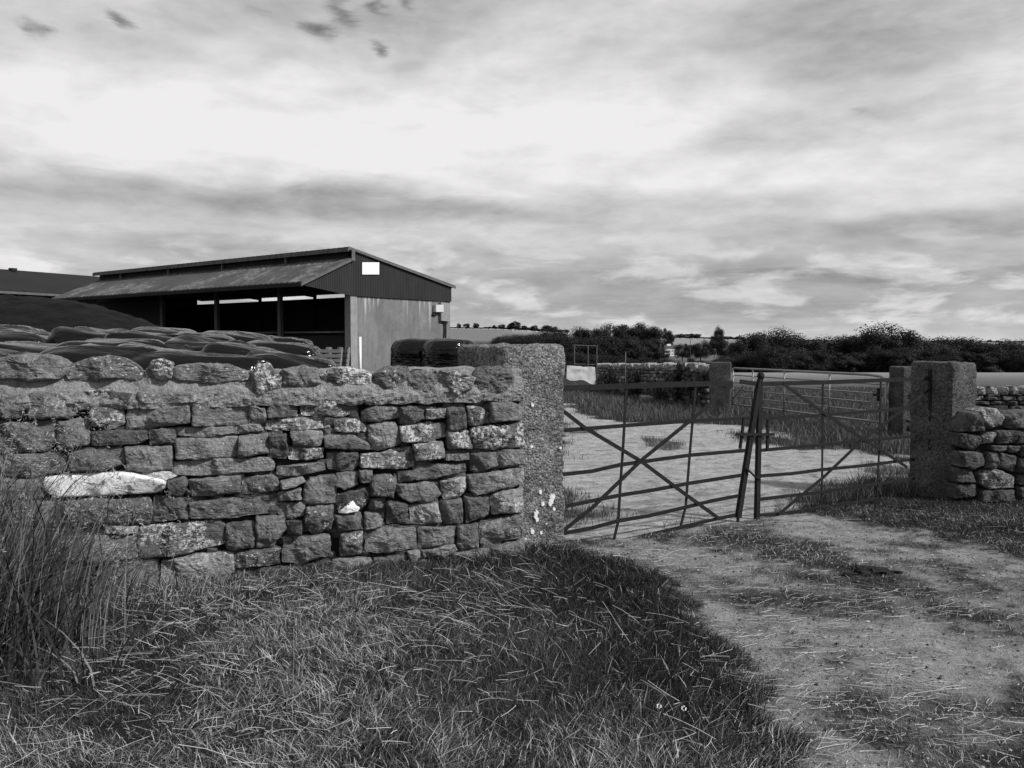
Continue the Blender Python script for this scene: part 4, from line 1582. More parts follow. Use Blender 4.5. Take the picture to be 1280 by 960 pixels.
mb.box(A0 - dS * -.6 + UP * 5.6, dS * .3, nS * .3, UP * .14)
mb.build('roof_vent', M['shed_roof'], shed)

# covered heap
mb = MB()
NXh, NYh = 90, 40
vs, fs = [], []
for j in range(NYh + 1):
    for i in range(NXh + 1):
        x = -17 + 11.8 * i / NXh
        y = 14.6 + 6.2 * j / NYh
        prof_ = np.interp(x, [-17, -14, -10.6, -9.2, -8.5, -8.0, -7.0, -5.8, -5.2], [1.6, 2.5, 2.66, 2.58, 2.46, 2.27, 1.80, .9, .35])
        t = (j / NYh) * 2 - 1
        z = .35 + (prof_ - .35) * (1 - abs(t) ** 2.6)
        q_ = Vector((x * .9, y * .9, 2))
        z += (.08 * mnoise.noise(q_) + .08 * mnoise.noise(q_ * 2.6) + .06 * mnoise.noise(q_ * 6)) * (1 - abs(t) ** 4)
        vs.append((x, y, z))
for j in range(NYh):
    for i in range(NXh):
        a = j * (NXh + 1) + i
        fs.append((a, a + 1, a + NXh + 2, a + NXh + 1))
mb.add(vs, fs)
tag(mb.build('silage_heap', M['heap'], smooth=True), 'high dark covered heap sloping down in front of the barn', 'heap')


# ------------------------------------------------------------------ wrapped bales
def superq(a, b, c, e1, e2, seed, nu=72, nv=44, wr=1.0):
    vs, fs = [], []

    def sp(x, e):
        return math.copysign(abs(x) ** e, x)
    for i in range(nv + 1):
        v = -math.pi / 2 + math.pi * i / nv
        for j in range(nu):
            u_ = 2 * math.pi * j / nu
            x = a * sp(math.cos(v), e1) * sp(math.cos(u_), e2)
            y = b * sp(math.cos(v), e1) * sp(math.sin(u_), e2)
            z = c * sp(math.sin(v), e1)
            q_ = Vector((x * 1.1 + seed * 5.3, y * 5, z * 5))
            r_ = Vector((x * 2.2 + seed, y * 2.2, z * 2.2))
            f_ = Vector((x * .9 + seed * 2.3, y * 2.6, z * 2.6))
            d = (.075 * (.4 - abs(mnoise.noise(f_)) * 2) + .030 * (.4 - abs(mnoise.noise(q_)) * 2)) * wr + .035 * mnoise.noise(r_)
            n_ = Vector((x / a / a, y / b / b, z / c / c)).normalized()
            # weight sags: wider low down, slightly hollow top
            sag = 1 + .06 * (1 - (z / c)) * .5
            vs.append(Vector((x * sag, y * sag, z + c)) + n_ * d)
    for i in range(nv):
        for j in range(nu):
            fs.append((i * nu + j, i * nu + (j + 1) % nu, (i + 1) * nu + (j + 1) % nu, (i + 1) * nu + j))
    return vs, fs


def bale(px, ytop, wpx, Y, rot, label, H=1.15, tilt=0, e=.33, dep=.62):
    p = at(px, ytop, Y)
    a = wpx * Y / F / 2
    mb = MB()
    vs, fs = superq(a, dep, H / 2, e, e, px * .37 + ytop)
    mt = Matrix.Rotation(R(rot), 3, 'Z') @ Matrix.Rotation(R(tilt), 3, 'Y')
    base = Vector((p.x, p.y, p.z - H))
    mb.add([base + mt @ v for v in vs], fs)
    o = mb.build('wrapped_bale', M['wrap'], smooth=True)
    return tag(o, label, 'bale', 'black wrapped bales behind the long wall')


bale(-40, 440, 170, 8.6, 8, 'wrapped bale cut by the left edge, lowest and nearest the wall', tilt=4)
bale(30, 431, 150, 9.8, 6, 'wrapped bale at the left, second layer up with pale fold lines', tilt=4)
bale(10, 414, 120, 11.6, 4, 'wrapped bale at the left, uppermost, with several creases running down its end', tilt=6)
bale(-10, 407, 120, 13.0, 4, 'wrapped bale at the left rear, only a thin top edge showing', tilt=3)
bale(135, 435, 150, 8.8, 10, 'wrapped bale with a high arched end right of the gap, nearest row', tilt=3)
bale(245, 441, 190, 8.9, 12, 'long wrapped bale in the nearest row, sloping down to the right', tilt=5)
bale(150, 426, 130, 10.2, 8, 'wrapped bale second row, right of the gap, with one long shiny streak', tilt=2)
bale(115, 411, 90, 12.2, 6, 'wrapped bale right of the gap, topmost with a broad pale sheen', tilt=4)
bale(200, 431, 110, 9.9, 12, 'wrapped bale mid row, small rounded hump above the nearest row', tilt=4)
bale(180, 418, 95, 11.3, 10, 'wrapped bale third row, just right of the topmost shiny one', tilt=5)
bale(204, 412, 80, 12.8, 10, 'wrapped bale at the back, top edge against the heap foot', tilt=4)
bale(255, 424, 110, 10.4, 12, 'wrapped bale mid pile with crumpled pale shoulder', tilt=7)
bale(245, 419, 90, 11.8, 12, 'thin-looking wrapped bale behind the crumpled shoulder', tilt=5)
bale(290, 416, 90, 13.4, 10, 'flat-topped wrapped bale at the back, below the barn posts', tilt=3)
bale(285, 432, 100, 9.7, 14, 'wrapped bale with hooked curled end, right of the pile', tilt=9)
bale(345, 444, 120, 9.2, 14, 'wrapped bale low behind the wall, half hidden by coping stones', tilt=9)
bale(345, 429, 102, 12.6, 10, 'square-ended wrapped bale at the right end of the pile with dimpled face', tilt=2, e=.28)
bale(345, 422, 80, 14.6, 10, 'wrapped bale just behind the square-ended one', tilt=4)
for px, ytop, Y, lab in ((522, 424, 20.6, 'upright round bale in black wrap, left of the pair by the gate pier'), (562, 423, 19.6, 'upright round bale in black wrap, touching the pebbly gate pier')):
    p = at(px, ytop, Y)
    mb = MB()
    vs, fs = superq(.62, .62, .66, .32, 1.0, px, 48, 36, .35)
    mb.add([Vector((p.x, p.y, p.z - 1.32)) + v for v in vs], fs)
    tag(mb.build('wrapped_bale', M['wrap'], smooth=True), lab, 'bale', 'upright wrapped bales by the gable')

# ------------------------------------------------------------------ things in the rough grass beyond the yard
p = at(728, 480, 33.0)
mb = MB()
NX_, NZ_ = 24, 14
vs, fs = [], []
zb_ = hz(p.x, 33)
q0, q1 = at(708, 457, 33.0), at(745, 459, 33.4)
for j in range(NZ_ + 1):
    for i in range(NX_ + 1):
        u_, t = i / NX_, j / NZ_
        b = q0.lerp(q1, u_)
        zlow = at(700 + 45 * u_, 473 + 7 * u_ + 1.5 * math.sin(u_ * 9), 33).z
        vs.append((b.x - .03 * t * (1 if u_ > .5 else -1), b.y - .10 + .20 * t + .05 * mnoise.noise(Vector((u_ * 5, t * 3, 1))), b.z + (zlow - b.z) * (1 - t) + .02 * mnoise.noise(Vector((u_ * 4, t * 4, 7)))))
for j in range(NZ_):
    for i in range(NX_):
        a = j * (NX_ + 1) + i
        fs.append((a, a + 1, a + NX_ + 2, a + NX_ + 1))
n0 = len(vs)
vs += [(x, y + .05, z) for x, y, z in vs]
fs += [tuple(n0 + i for i in f[::-1]) for f in fs]
mb.add(vs, fs)
ps = mb.build('pale_sheet', M['sheet'], smooth=True)
tag(ps, 'pale crumpled sheet standing in the grass right of the pebbly pier', 'sheet')
fr = thing('metal_frame', (at(732, 440, 34).x, 34, hz(2.9, 34)), 'thin dark metal frame of uprights rising above the pale sheet', 'frame')
for px in (718, 735, 746):
    a = at(px, 432, 34)
    mb = MB()
    mb.tube([Vector((a.x, a.y, hz(a.x, 34) - .05)), a], .022, 6)
    mb.build('upright', M['steel'], fr)
for y_ in (431.5, 455):
    mb = MB()
    mb.tube([at(717, y_, 34.03), at(747, y_ + 1, 34.03)], .018, 6)
    mb.build('rail', M['steel'], fr)
mb = MB()
a = at(782, 440, 28)
mb.tube([Vector((a.x, a.y, hz(a.x, 28) - .05)), a], .016, 7)
tag(mb.build('fence_post', M['steel'], smooth=True), 'thin upright rod standing in the grass behind the left gate', 'post')
mb = MB()
a, b = at(859, 493, 25), at(868, 467, 25)
mb.sweep([Vector((a.x, a.y, hz(a.x, 23.5) - .1)), a.lerp(b, .5), b], .13, .06, Vector((.2, -1, 0)))
tag(mb.build('leaning_stake', M['slab']), 'pale broken stake leaning right before the ivy wall', 'stake')
mb = MB()
wps = WallPlane(at(825, 497, 26)[:2], (1, .05))
c_ = at(825, 499, 26)
stone(mb, wps, [(-.55, c_.z - .35), (.42, c_.z - .35), (.46, c_.z - .02), (.30, c_.z + .08), (-.5, c_.z + .09)], prot=.12, depth=.6, seed=777, tone_=.26, lichen=.3)
tag(mb.build('stone_slab', M['stone'], smooth=True), 'flat pale stone slab lying in the rough grass', 'slab')
mb = MB()
for i in range(26):
    c_ = on_ground(1090 + random.gauss(0, 14), 714 + random.gauss(0, 3.0))
    s_ = random.uniform(.012, .035)
    wq = WallPlane(c_[:2], (math.cos(i), math.sin(i)))
    z0 = hz(c_.x, c_.y) - .01
    stone(mb, wq, [(-s_ * 1.6, z0), (s_ * 1.6, z0), (s_ * 1.2, z0 + s_), (-s_, z0 + s_ * 1.3)], prot=s_ * .6, depth=s_ * 1.4, seed=800 + i, tone_=.05, lichen=0, n=12, rough=.3, soft=.3)
tag(mb.build('dark_clod', M['stone_dark'], smooth=True), 'crumbled dark clod of earth on the grass strip of the track', 'clod')
for i, (px, py, lb) in enumerate(((822, 912, 'small white clover head low in the grass, left one'), (853, 914, 'small white clover head nearer the track edge'))):
    c_ = on_ground(px, py + 2, .10)
    zg = hz(c_.x, c_.y)
    fl = thing('clover_flower', (c_.x, c_.y, zg), lb, 'flower', 'white clover flowers')
    mb = MB()
    mb.tube([Vector((c_.x, c_.y, zg)), Vector((c_.x + .005, c_.y, zg + .15))], .002, 5)
    mb.build('stem', M['bark'], fl)
    mb = MB()
    for q_ in range(40):
        d_ = Vector((random.gauss(0, 1), random.gauss(0, 1), random.gauss(0, .8))).normalized()
        o_ = Vector((c_.x + .005, c_.y, zg + .155)) + d_ * .007
        s1 = d_.orthogonal().normalized()
        mb.add([o_ - s1 * .002, o_ + s1 * .002, o_ + d_ * .005], [(0, 1, 2)])
    mb.build('flower_head', M['petal'], fl)


# ------------------------------------------------------------------ trees
def leaf_cloud(seed, nclump, nleaf, rx, rz, z0, leaf, flat=1.0):
    """leaf-sized faces in clumps through an uneven crown; unit-height tree"""
    g = np.random.default_rng(seed)
    cs = []
    for i in range(nclump):
        th = g.uniform(0, 2 * np.pi)
        ph = g.uniform(-.9, 1.0)
        rr = g.uniform(.45, .9) ** .7
        cs.append([rx * rr * np.cos(th) * np.sqrt(max(0, 1 - ph * ph * .8)), rx * rr * np.sin(th) * np.sqrt(max(0, 1 - ph * ph * .8)), z0 + rz * (.5 + .46 * ph * rr)])
    cs = np.array(cs)
    cr_ = g.uniform(.20, .36, nclump) * rx * 1.5
    idx = g.integers(0, nclump, nleaf)
    d = g.normal(size=(nleaf, 3))
    d /= np.linalg.norm(d, axis=1)[:, None]
    r = (g.uniform(.1, 1.0, nleaf) ** .5)[:, None]
    P = cs[idx] + d * r * cr_[idx][:, None] * np.array([1, 1, .8 * flat])
    nrm = d + g.normal(size=(nleaf, 3)) * .28
    nrm /= np.linalg.norm(nrm, axis=1)[:, None]
    t1 = np.cross(nrm, g.normal(size=(nleaf, 3)))
    t1 /= np.linalg.norm(t1, axis=1)[:, None]
    t2 = np.cross(nrm, t1)
    sz = leaf * g.uniform(.6, 1.3, nleaf)[:, None]
    V = np.stack([P - t1 * sz - t2 * sz * .6, P + t1 * sz * .4 - t2 * sz, P - t1 * sz * .5 + t2 * sz, P + t1 * sz + t2 * sz * .5], 1)
    ctone = g.uniform(.7, 1.35, nclump)[idx] * g.uniform(.6, 1.4, nleaf)
    return V, np.repeat(ctone[:, None], 4, 1)


CROWNS, TRUNKS = [], []
for sd in range(7):
    V, T = leaf_cloud(40 + sd, [44, 36, 50, 40, 46, 34, 42][sd], 21000, [.46, .40, .5, .42, .48, .36, .44][sd], .86, .08, .0098)
    o = quads_np('crown', V, M['leaf'], T, 4, 2)
    CROWNS.append(o.data)
    bpy.data.objects.remove(o)
    mb = MB()
    mb.tube([(0, 0, -.05), (.005, 0, .12), (-.01, .01, .3), (.01, .0, .6)], [.035, .028, .022, .008], 7)
    for q_ in range(5):
        th = q_ * 1.26 + sd
        mb.tube([(0, 0, .16 + .05 * q_), (.12 * math.cos(th), .12 * math.sin(th), .32 + .06 * q_), (.24 * math.cos(th), .24 * math.sin(th), .48 + .06 * q_)], [.016, .010, .004], 5)
    o = mb.build('trunk', M['bark'], recenter=False)
    TRUNKS.append(o.data)
    bpy.data.objects.remove(o)


def tree(px, ytop, wpx, Y, label, group=None, v=0, name='tree', ybase=None, nm='tree'):
    p = at(px, ytop, Y)
    zb_ = hz(p.x, p.y)
    H = max(p.z - zb_, .8) / .97
    Wd = wpx * Y / F
    t = thing(name, (p.x, p.y, zb_), label, nm, group)
    rx = [.46, .40, .5, .42, .48, .36, .44][v]
    sx = Wd / (2 * rx * 1.12)
    for me_, nm_ in ((TRUNKS[v], 'trunk'), (CROWNS[v], 'crown')):
        c_ = bpy.data.objects.new(nm_, me_)
        COL.objects.link(c_)
        c_.parent = t
        c_.scale = (sx, sx, H)
    t.rotation_euler = (0, 0, random.uniform(0, 6.28))
    return t


gR = 'hedgerow trees beyond the pale field'
tree(1110, 404, 96, 232, 'broadest and tallest dark tree, standing beyond the field left of the right pier', v=0)
tree(1084, 409, 60, 236, 'dark tree pressed against the left flank of the broadest tree', v=6)
tree(1152, 420, 74, 236, 'rounded dark tree on the right shoulder of the broadest tree', v=0)
tree(1050, 416, 80, 238, 'dark rounded tree on the left shoulder of the broadest tree', v=4)
tree(1010, 416, 80, 240, 'domed dark tree second left of the broadest tree', v=3)
tree(966, 411, 84, 228, 'wide dark tree above the left end of the tubular gate', v=2)
tree(936, 416, 60, 226, 'dark tree forming the left end of the field-edge row', v=1)
tree(1193, 418, 84, 300, 'dark tree with a domed top rising right of the square pier', v=4)
tree(1240, 425, 80, 290, 'low dark tree second from the right edge beyond the field', v=2)
tree(1285, 424, 80, 285, 'dark tree cut by the right edge beyond the field', v=0)
tree(1340, 424, 90, 285, 'dark tree beyond the right edge of the field view', v=2)
for i, px in enumerate(range(915, 1420, 26)):
    tree(px + random.uniform(-6, 6), 436 + random.uniform(-6, 5), 50, 205 + random.uniform(-8, 8), 'low dark hedge bush at the far edge of the pale field', gR, v=i % 7, name='hedge_bush', nm='bush')
gW = 'wood on the slope behind the white house'
for i, (px, yt, wd, Y) in enumerate([(688, 412, 46, 410), (712, 411, 50, 400), (738, 409, 50, 400), (762, 407, 46, 395), (786, 405, 44, 392), (808, 404, 40, 390),
                                     (700, 418, 60, 340), (725, 424, 60, 330), (750, 420, 60, 330), (778, 420, 60, 330), (675, 420, 50, 350), (803, 420, 46, 340), (655, 420, 50, 360), (632, 422, 40, 370)]):
    tree(px, yt - 3, wd + 6, Y, 'dense dark tree in the wood left of the white house', gW, v=(i * 3) % 7)
tree(834, 408, 18, 600, 'slim dark tree standing just above the white house', v=5)
tree(897, 407, 19, 560, 'lone round-headed tree breaking the skyline mid picture', v=3)
tree(827, 434, 24, 440, 'round bush in front of the white house', v=4, name='bush', nm='bush')
tree(876, 425, 26, 430, 'dark tree right of the white house on the pasture edge', v=0)
tree(893, 424, 18, 500, 'small dark tree under the lone skyline tree', v=1)
tree(908, 424, 26, 450, 'bushy dark tree at the right end of the distant pasture', v=4)
tree(853, 430, 26, 455, 'low dark bush just right of the white house', v=2, name='bush', nm='bush')
tree(860, 428, 14, 480, 'small thin tree between white house and pasture', v=5)
gH = 'small trees along the left skyline'
for i, (px, yt, wd) in enumerate([(573.5, 404, 6), (583, 404, 9), (595, 403.5, 9), (618, 406, 6), (627, 405, 10), (644, 400.5, 15), (655, 406, 9), (668, 406, 10), (684, 406, 14), (693, 408, 10), (637, 404, 8)]):
    tree(px, yt, wd, 1150, 'small dark tree on the left skyline above the gate pier', gH, v=i % 7)
for i in range(16):
    tree(563 + i * 9.5, 408.5 + random.uniform(-.8, .8) + max(0, i - 8) * .35, 14, 1170, 'low hedge bush on the left skyline', 'skyline hedge', v=i % 7, name='hedge_bush', nm='bush')
for i, px in enumerate((635, 655, 672, 690, 708, 650, 680)):
    tree(px, 418 + (i % 3) * 2, 44, 620, 'dark hillside thicket bush below the left skyline', 'thicket on the hillside', v=i % 7, name='thicket_bush', nm='bush')
gS = 'small trees along the right skyline'
for i, (px, yt, wd) in enumerate([(1214, 424, 5), (1226, 425, 4), (1237, 424.5, 6), (1247, 425, 4), (1275, 426, 14), (1180, 425, 20), (1020, 424, 16), (850, 417, 16), (862, 416.5, 14), (872, 417, 12), (910, 420, 16), (925, 420, 14)]):
    tree(px, yt, wd, 1130, 'tiny dark tree on the far right skyline', gS, v=i % 7)
for i in range(34):
    tree(835 + i * 15, 420.5 + min(6, i * .35) + random.uniform(-.6, .6), 24, 1165 + i % 3, 'low hedge bush on the far right skyline', 'far skyline hedge', v=i % 7, name='hedge_bush', nm='bush')
gF = 'rough bushes behind the ivy wall'
for i, (px, yt, wd, Y) in enumerate([(700, 436, 70, 90), (735, 441, 60, 80), (770, 441, 50, 75), (640, 430, 90, 110), (800, 446, 46, 70), (835, 447, 40, 66), (870, 446, 40, 60), (600, 432, 70, 130), (665, 433, 60, 100), (895, 447, 26, 60)]):
    tree(px, yt, wd, Y, 'rough dark bush behind the ivy-grown wall', gF, v=(i * 2) % 7, name='bush', nm='bush')
# ivy clinging to the yard wall
V, T = leaf_cloud(99, 60, 9000, 1, 1, 0, .03)
for i, (s_, h_, w_, lb) in enumerate(((lenB * .97, 1.05, 1.1, 'dense ivy bush over the wall end beside the distant pier'), (lenB * .87, .95, 1.2, 'ivy clump second from the distant pier'), (lenB * .72, .85, 1.4, 'ivy clump in the middle of the field wall'),
                                  (lenB * .5, .7, 1.3, 'thin ivy patch left of the middle of the field wall'), (lenB * .25, .8, 1.6, 'ivy patch nearest the pale sheet'))):
    b_ = wpB.w(s_, .12, zB(s_))
    V, T = leaf_cloud(120 + i, 16, 1300, w_ * .6, h_ * (1.0 + .25 * (i % 2)), 0.02, .05)
    V = V.copy()
    V[..., 1] *= .45
    ang = math.atan2(wpB.d.y, wpB.d.x)
    Rm = np.array([[math.cos(ang), -math.sin(ang), 0], [math.sin(ang), math.cos(ang), 0], [0, 0, 1]])
    V = V @ Rm.T
    o = quads_np('ivy', V, M['leaf_near'], T, 4, 2)
    o.location = b_
    tag(o, lb, 'ivy', 'ivy on the field wall')

# ------------------------------------------------------------------ white house far away
Yh = 550
h0 = at(834, 445, Yh)
hs = thing('house', (h0.x + 3, Yh, h0.z), 'small distant white house with a dark roof among trees', 'house')
s_ = Yh / F
zh0 = hz(h0.x, Yh) - .3
mb = MB()
mb.box((h0.x - 1.5, Yh, zh0), (12.3 * s_ + 1.5, 0, 0), (0, 6, 0), (0, 0, at(834, 435.5, Yh).z - zh0))
mb.build('wall', M['house'], hs)
mb = MB()
ze = at(834, 435.6, Yh).z
x0, x1 = h0.x - 1.8, h0.x + 12.8 * s_
mb.prism([(x0, Yh - .3, ze + .02), (x0, Yh + 3, ze + 2.1), (x0, Yh + 6.3, ze + .02)], (x1 - x0, 0, 0))
rf = mb.build('roof', M['slate'], hs)
mb = MB()
mb.box((h0.x + .2, Yh + 2.3, ze + .9), (2.6, 0, 0), (0, 1, 0), (0, 0, 2.0))
mb.build('chimney', M['house'], rf)
for i in range(3):
    for j in range(2):
        mb = MB()
        x = h0.x + 1.2 + i * 1.75
        mb.box((x, Yh - .12, zh0 + 1.1 + j * 2.1), (.6, 0, 0), (0, .11, 0), (0, 0, .8))
        mb.build('window', M['glass'], hs)
ob_ = thing('outbuilding', (at(811, 440, 520).x, 520, at(811, 440, 520).z), 'low pale-roofed outbuilding left of the white house', 'outbuilding')
x0, x1 = at(804, 440, 520).x, at(819, 440, 520).x
zl = at(811, 441, 520).z
mb = MB()
zg = hz(x0, 520) - 1
mb.box((x0 + .2, 520, zg), (x1 - x0 - .4, 0, 0), (0, 5, 0), (0, 0, zl - zg))
mb.build('wall', M['slate'], ob_)
mb = MB()
mb.prism([(x0, 519.7, zl), (x0, 522.5, zl + 2.0), (x0, 525.3, zl)], (x1 - x0, 0, 0))
mb.build('roof', M['roof_pale'], ob_)
mb = MB()
a = at(863, 424, 420)
mb.tube([Vector((a.x, a.y, hz(a.x, a.y))), a], [.18, .12], 6)
tag(mb.build('utility_pole', M['bark']), 'thin dark pole on the pasture right of the white house', 'pole')


# ------------------------------------------------------------------ grass
def blades(X, Y, h, w, lean, ang, tone_, rows=3, curl=.6, z0=None, twist=None):
    """strip blades: arrays of root, height, width, lean distance, lean direction"""
    n = len(X)
    zg = height(X, Y) - .01 if z0 is None else z0
    face = rng.uniform(0, np.pi, n) if twist is None else twist
    sx, sy = np.cos(face), np.sin(face)
    V = np.zeros((n, rows * 2, 3))
    T = np.zeros((n, rows * 2))
    for r in range(rows):
        t = r / (rows - 1)
        off = lean * (t ** (1 + curl))
        zz = h * (t - .35 * (lean / np.maximum(h, .01)) ** 2 * .5 * t * t)
        ww = w * (1 - t) ** .6 * .5 + .0004
        cx, cy = X + np.cos(ang) * off, Y + np.sin(ang) * off
        V[:, 2 * r, 0], V[:, 2 * r, 1], V[:, 2 * r, 2] = cx - sx * ww, cy - sy * ww, zg + zz
        V[:, 2 * r + 1, 0], V[:, 2 * r + 1, 1], V[:, 2 * r + 1, 2] = cx + sx * ww, cy + sy * ww, zg + zz
        T[:, 2 * r] = T[:, 2 * r + 1] = tone_
    return V, T


def keep_front_of_wall(X, Y):
    sd = (X - wpL.p0.x) * wpL.out.x + (Y - wpL.p0.y) * wpL.out.y
    return sd > -.02


# foreground bank, track strip and verge
N_ = 680000
X = rng.uniform(-4.4, 6.6, N_)
Y = 2.7 + (10.2 - 2.7) * rng.uniform(0, 1, N_) ** 1.25
okf = (Y < 6.95 + (X - .27) * GD.y / GD.x + .12) | (X > 3.0)
okw = keep_front_of_wall(X, Y) | (X > .05)
g_ = np.zeros(N_)
m_ = okf & okw
g_[m_] = grass_amount(X[m_], Y[m_])
bank = np.zeros(N_)
bank[m_] = sst(-.05, .15, sdist(X[m_], Y[m_], POLY_BANK) + (fnoise(X[m_] * 6, Y[m_] * 6, 9) - .5) * .34 + (fnoise(X[m_] * 1.6, Y[m_] * 1.6, 3) - .5) * .25)
keep = m_ & (rng.uniform(0, 1, N_) < np.where(bank > .3, 1.0, g_ ** 1.25 * .8))
keep &= ~((X > 4.4) & (Y > 9.0 + .12 * (X - 4.72)))
X, Y, g_, bank = X[keep], Y[keep], g_[keep], bank[keep]
n = len(X)
cl = fnoise(X * 2.2, Y * 2.2, 41)
cl2 = fnoise(X * .9 + 7, Y * .9, 43)
cl3 = .5 * cl + .5 * fnoise(X * 7, Y * 7, 47)
edge_d = sdist(X, Y, POLY_BANK)
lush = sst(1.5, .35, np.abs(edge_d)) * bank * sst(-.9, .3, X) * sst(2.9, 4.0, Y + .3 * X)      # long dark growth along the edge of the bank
h = np.where(bank > .3, (.012 + .10 * cl3 ** 1.4) * rng.uniform(.4, 1.5, n) + .04 * lush * rng.uniform(.3, 1, n), (.009 + .034 * g_) * rng.uniform(.4, 1.4, n))
nearwall = sst(.5, 0, (X - wpL.p0.x) * wpL.out.x + (Y - wpL.p0.y) * wpL.out.y) * (X < .3)
h = h + nearwall * .07 * rng.uniform(0, 1, n)
dry = sst(.42, .66, cl2 + .15 * (cl - .5)) * (1 - .92 * lush)
dryblade = rng.uniform(0, 1, n) < (.06 + .36 * dry) * np.where(bank > .3, 1, .8)
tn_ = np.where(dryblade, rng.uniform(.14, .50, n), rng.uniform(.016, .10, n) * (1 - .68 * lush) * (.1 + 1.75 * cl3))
tn_ = tn_ * np.where((X > 2.6) & (Y > 7.2), .62, 1.0)
ang_ = 2 * np.pi * 1.6 * fnoise(X * 1.1, Y * 1.1, 91) + rng.normal(0, 1.5, n)
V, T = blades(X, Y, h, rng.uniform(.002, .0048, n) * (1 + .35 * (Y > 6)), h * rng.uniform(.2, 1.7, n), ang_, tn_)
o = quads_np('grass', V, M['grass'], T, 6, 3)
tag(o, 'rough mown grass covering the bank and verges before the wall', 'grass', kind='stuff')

# cut dry stalks lying about
N_ = 42000
X = rng.uniform(-4.5, 6.5, N_)
Y = 2.8 + 6.0 * rng.uniform(0, 1, N_) ** 1.2
dens = sst(.45, .75, fnoise(X * 1.1 + 2, Y * 1.1 + 8, 61)) * .8 + .08
zones = [(on_ground(300, 765), .55, .28), (on_ground(420, 750), .35, .22), (on_ground(570, 800), .5, .25), (on_ground(1010, 840), .55, .5), (on_ground(980, 920), .5, .4), (on_ground(240, 790), .4, .15), (on_ground(200, 860), .5, .2)]
for (c_, r_, amp) in zones:
    dens += amp * 3.4 * np.exp(-((X - c_.x) ** 2 + (Y - c_.y) ** 2) / r_ ** 2)
ok = keep_front_of_wall(X, Y) | (X > .05)
ok &= (Y < 6.7 + (X - .27) * GD.y / GD.x)
sd_ = sdist(X, Y, POLY_BANK)
lz = sst(1.4, .4, np.abs(sd_)) * sst(-.9, .3, X)
dens = np.where(sd_ > 0, dens * (1 - .82 * lz), dens * .8 + .08)
keep = ok & (rng.uniform(0, 1, N_) < dens)
X, Y = X[keep], Y[keep]
n = len(X)
inb = sdist(X, Y, POLY_BANK) > 0
ang = .2 + 2.2 * (fnoise(X * .9, Y * .9, 93) - .5) + rng.normal(0, .7, n) + np.pi * rng.integers(0, 2, n)
ln = rng.gamma(1.5, .045, n) + .025
zb_ = height(X, Y) + np.where(inb, rng.uniform(.02, .10, n), rng.uniform(.004, .015, n))
tilt = np.where(inb, rng.normal(.1, .4, n), rng.normal(0, .04, n))
rows = 4
V = np.zeros((n, rows * 2, 3))
T = np.zeros((n, rows * 2))
bend = rng.normal(0, .3, n)
tone_ = rng.uniform(.13, .46, n)
wd = rng.uniform(.0004, .0010, n)
for r in range(rows):
    t = r / (rows - 1)
    cx = X + np.cos(ang) * ln * t - np.sin(ang) * bend * ln * t * t
    cy = Y + np.sin(ang) * ln * t + np.cos(ang) * bend * ln * t * t
    cz = zb_ + tilt * ln * t - .25 * np.abs(tilt) * ln * t * t
    cz = np.maximum(cz, height(cx, cy) + .003)
    V[:, 2 * r] = np.stack([cx + np.sin(ang) * wd, cy - np.cos(ang) * wd, cz + wd * .8], 1)
    V[:, 2 * r + 1] = np.stack([cx - np.sin(ang) * wd, cy + np.cos(ang) * wd, cz - wd * .8], 1)
    T[:, 2 * r] = T[:, 2 * r + 1] = tone_
o = quads_np('cut_straw', V, M['straw'], T, rows * 2, rows)
tag(o, 'pale cut grass stalks strewn over bank and track', 'straw', kind='stuff')

# tall grass with seed heads at the left edge
N_ = 5200
X = rng.uniform(-4.2, -1.55, N_)
Y = rng.uniform(3.9, 5.75, N_)
ok = keep_front_of_wall(X, Y)
pxl = 640 + F * X / Y
dn = .85 * sst(105, -15, pxl)
dn = np.maximum(dn, .12 * sst(240, 120, pxl))
keep = ok & (rng.uniform(0, 1, N_) < dn)
X, Y, pxl = X[keep], Y[keep], pxl[keep]
n = len(X)
h = rng.uniform(.15, .75, n) * (.5 + .6 * sst(170, 0, pxl))
V, T = blades(X, Y, h, rng.uniform(.006, .013, n), h * rng.uniform(.3, 1.4, n), rng.normal(.2, 1.5, n), np.where(rng.uniform(0, 1, n) < .10, rng.uniform(.08, .20, n), rng.uniform(.012, .05, n)), rows=5, curl=1.0)
N2 = 420
X2, Y2 = rng.uniform(-3.7, -2.15, N2), rng.uniform(4.2, 5.4, N2)
p2 = 640 + F * X2 / Y2
k2 = keep_front_of_wall(X2, Y2) & (rng.uniform(0, 1, N2) < sst(170, 20, p2))
X2, Y2, p2 = X2[k2], Y2[k2], p2[k2]
n2_ = len(X2)
h2 = rng.uniform(.45, 1.05, n2_) * (.55 + .5 * sst(150, 10, p2))
V2, T2 = blades(X2, Y2, h2, rng.uniform(.011, .021, n2_), h2 * rng.uniform(.2, .8, n2_), rng.normal(.2, 1.2, n2_), rng.uniform(.03, .10, n2_), rows=5, curl=1.3)
V, T = np.concatenate([V, V2]), np.concatenate([T, T2])
o = quads_np('tall_grass', V, M['grass'], T, 10, 5)
tag(o, 'tall rank grass at the left edge before the wall', 'grass', kind='stuff')
N_ = 260
X = rng.uniform(-3.6, -2.0, N_)
Y = rng.uniform(4.2, 5.3, N_)
pxl = 640 + F * X / Y
keep = keep_front_of_wall(X, Y) & (rng.uniform(0, 1, N_) < sst(230, 60, pxl))
X, Y, pxl = X[keep], Y[keep], pxl[keep]
n = len(X)
h = rng.uniform(.55, 1.15, n) * (.65 + .5 * sst(160, 20, pxl))
ang = rng.normal(.2, .9, n)
lean = h * rng.uniform(.1, .45, n)
V, T = blades(X, Y, h, np.full(n, .0034), lean, ang, rng.uniform(.12, .26, n), rows=6, curl=.8)
tops = V[:, -2:, :].mean(1)
hv, ht = [], []
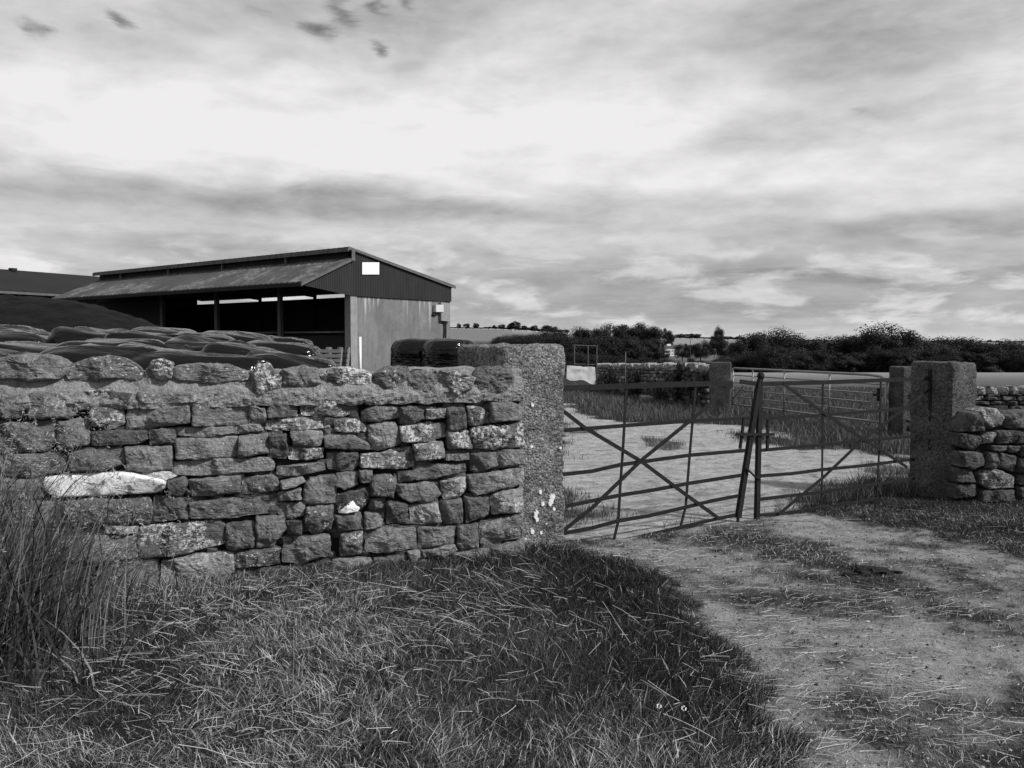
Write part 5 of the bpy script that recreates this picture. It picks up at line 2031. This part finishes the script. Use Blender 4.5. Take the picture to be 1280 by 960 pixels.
for i in range(n):
    for q_ in range(16):
        c_ = tops[i] + np.array([math.cos(ang[i]) * .004 * q_, math.sin(ang[i]) * .004 * q_, -.0045 * q_ * (1 if q_ > 2 else 0) + .008]) + rng.normal(0, .006, 3)
        d_ = rng.normal(0, 1, 3)
        d_ /= np.linalg.norm(d_)
        e_ = np.cross(d_, rng.normal(0, 1, 3))
        e_ /= np.linalg.norm(e_)
        hv.append([c_ - d_ * .009 - e_ * .002, c_ - d_ * .009 + e_ * .002, c_ + d_ * .009 - e_ * .002, c_ + d_ * .009 + e_ * .002])
        ht.append([rng.uniform(.10, .26)] * 4)
o = quads_np('grass_stalks', V, M['straw'], T, 12, 6)
tag(o, 'thin tall grass stalks rising before the wall at the left', 'grass', kind='stuff')
o = quads_np('seed_heads', np.array(hv), M['straw'], np.array(ht), 4, 2)
tag(o, 'feathery seed heads on the tall grass at the left', 'grass', kind='stuff')

# rough meadow beyond the yard, and tufts in it
N_ = 300000
Y = 7.5 + 33 * rng.uniform(0, 1, N_) ** 1.5
X = rng.uniform(-.02, .78, N_) * Y * 1.05
back = Y > 6.92 + (X - .27) * GD.y / GD.x + .15
g_ = np.zeros(N_)
g_[back] = grass_amount(X[back], Y[back])
keep = back & (rng.uniform(0, 1, N_) < g_ ** 1.5)
keep &= ~((X > 4.5) & (Y < 10.2))
X, Y, g_ = X[keep], Y[keep], g_[keep]
n = len(X)
cl = fnoise(X * .7, Y * .7, 77)
yd = sdist(X, Y, POLY_YARD) > -.1
h = np.where(yd, .05 + .08 * cl, (.06 + .24 * cl) * rng.uniform(.4, 1.3, n))
h = np.where(X > 4.5 + .1 * Y, h * .6, h)
tn_ = np.where(rng.uniform(0, 1, n) < .18, rng.uniform(.12, .26, n), rng.uniform(.03, .075, n))
V, T = blades(X, Y, h, rng.uniform(.004, .008, n) * (.5 + Y / 22), h * rng.uniform(.1, .8, n), rng.uniform(0, 2 * np.pi, n), tn_)
o = quads_np('meadow_grass', V, M['grass'], T, 6, 3)
tag(o, 'long rough grass of the meadow beyond the yard', 'grass', kind='stuff')

# gravel on the track
gm = MB()
for i in range(9000):
    x, y = random.uniform(0.3, 6.5), 2.9 + 6 * random.random() ** 1.4
    if y > 6.9 + (x - .27) * GD.y / GD.x:
        continue
    r_ = random.choice([.003, .004, .005, .006, .008, .011]) * random.uniform(.7, 1.2)
    z_ = hz(x, y)
    vs = []
    for q_ in ((1, 0, 0), (0, 1, 0), (-1, 0, 0), (0, -1, 0), (.1, .1, .8), (0, 0, -.6)):
        vs.append((x + q_[0] * r_ * random.uniform(.7, 1.3), y + q_[1] * r_ * random.uniform(.7, 1.3), z_ + r_ * .3 + q_[2] * r_ * .8))
    gm.add(vs, [(0, 1, 4), (1, 2, 4), (2, 3, 4), (3, 0, 4), (1, 0, 5), (2, 1, 5), (3, 2, 5), (0, 3, 5)], tone=random.choice([.02, .03, .05, .12, .2, .28, .36]), lichen=0)
o = gm.build('gravel', M['straw'])
tag(o, 'loose gravel scattered on the worn track', 'gravel', kind='stuff')
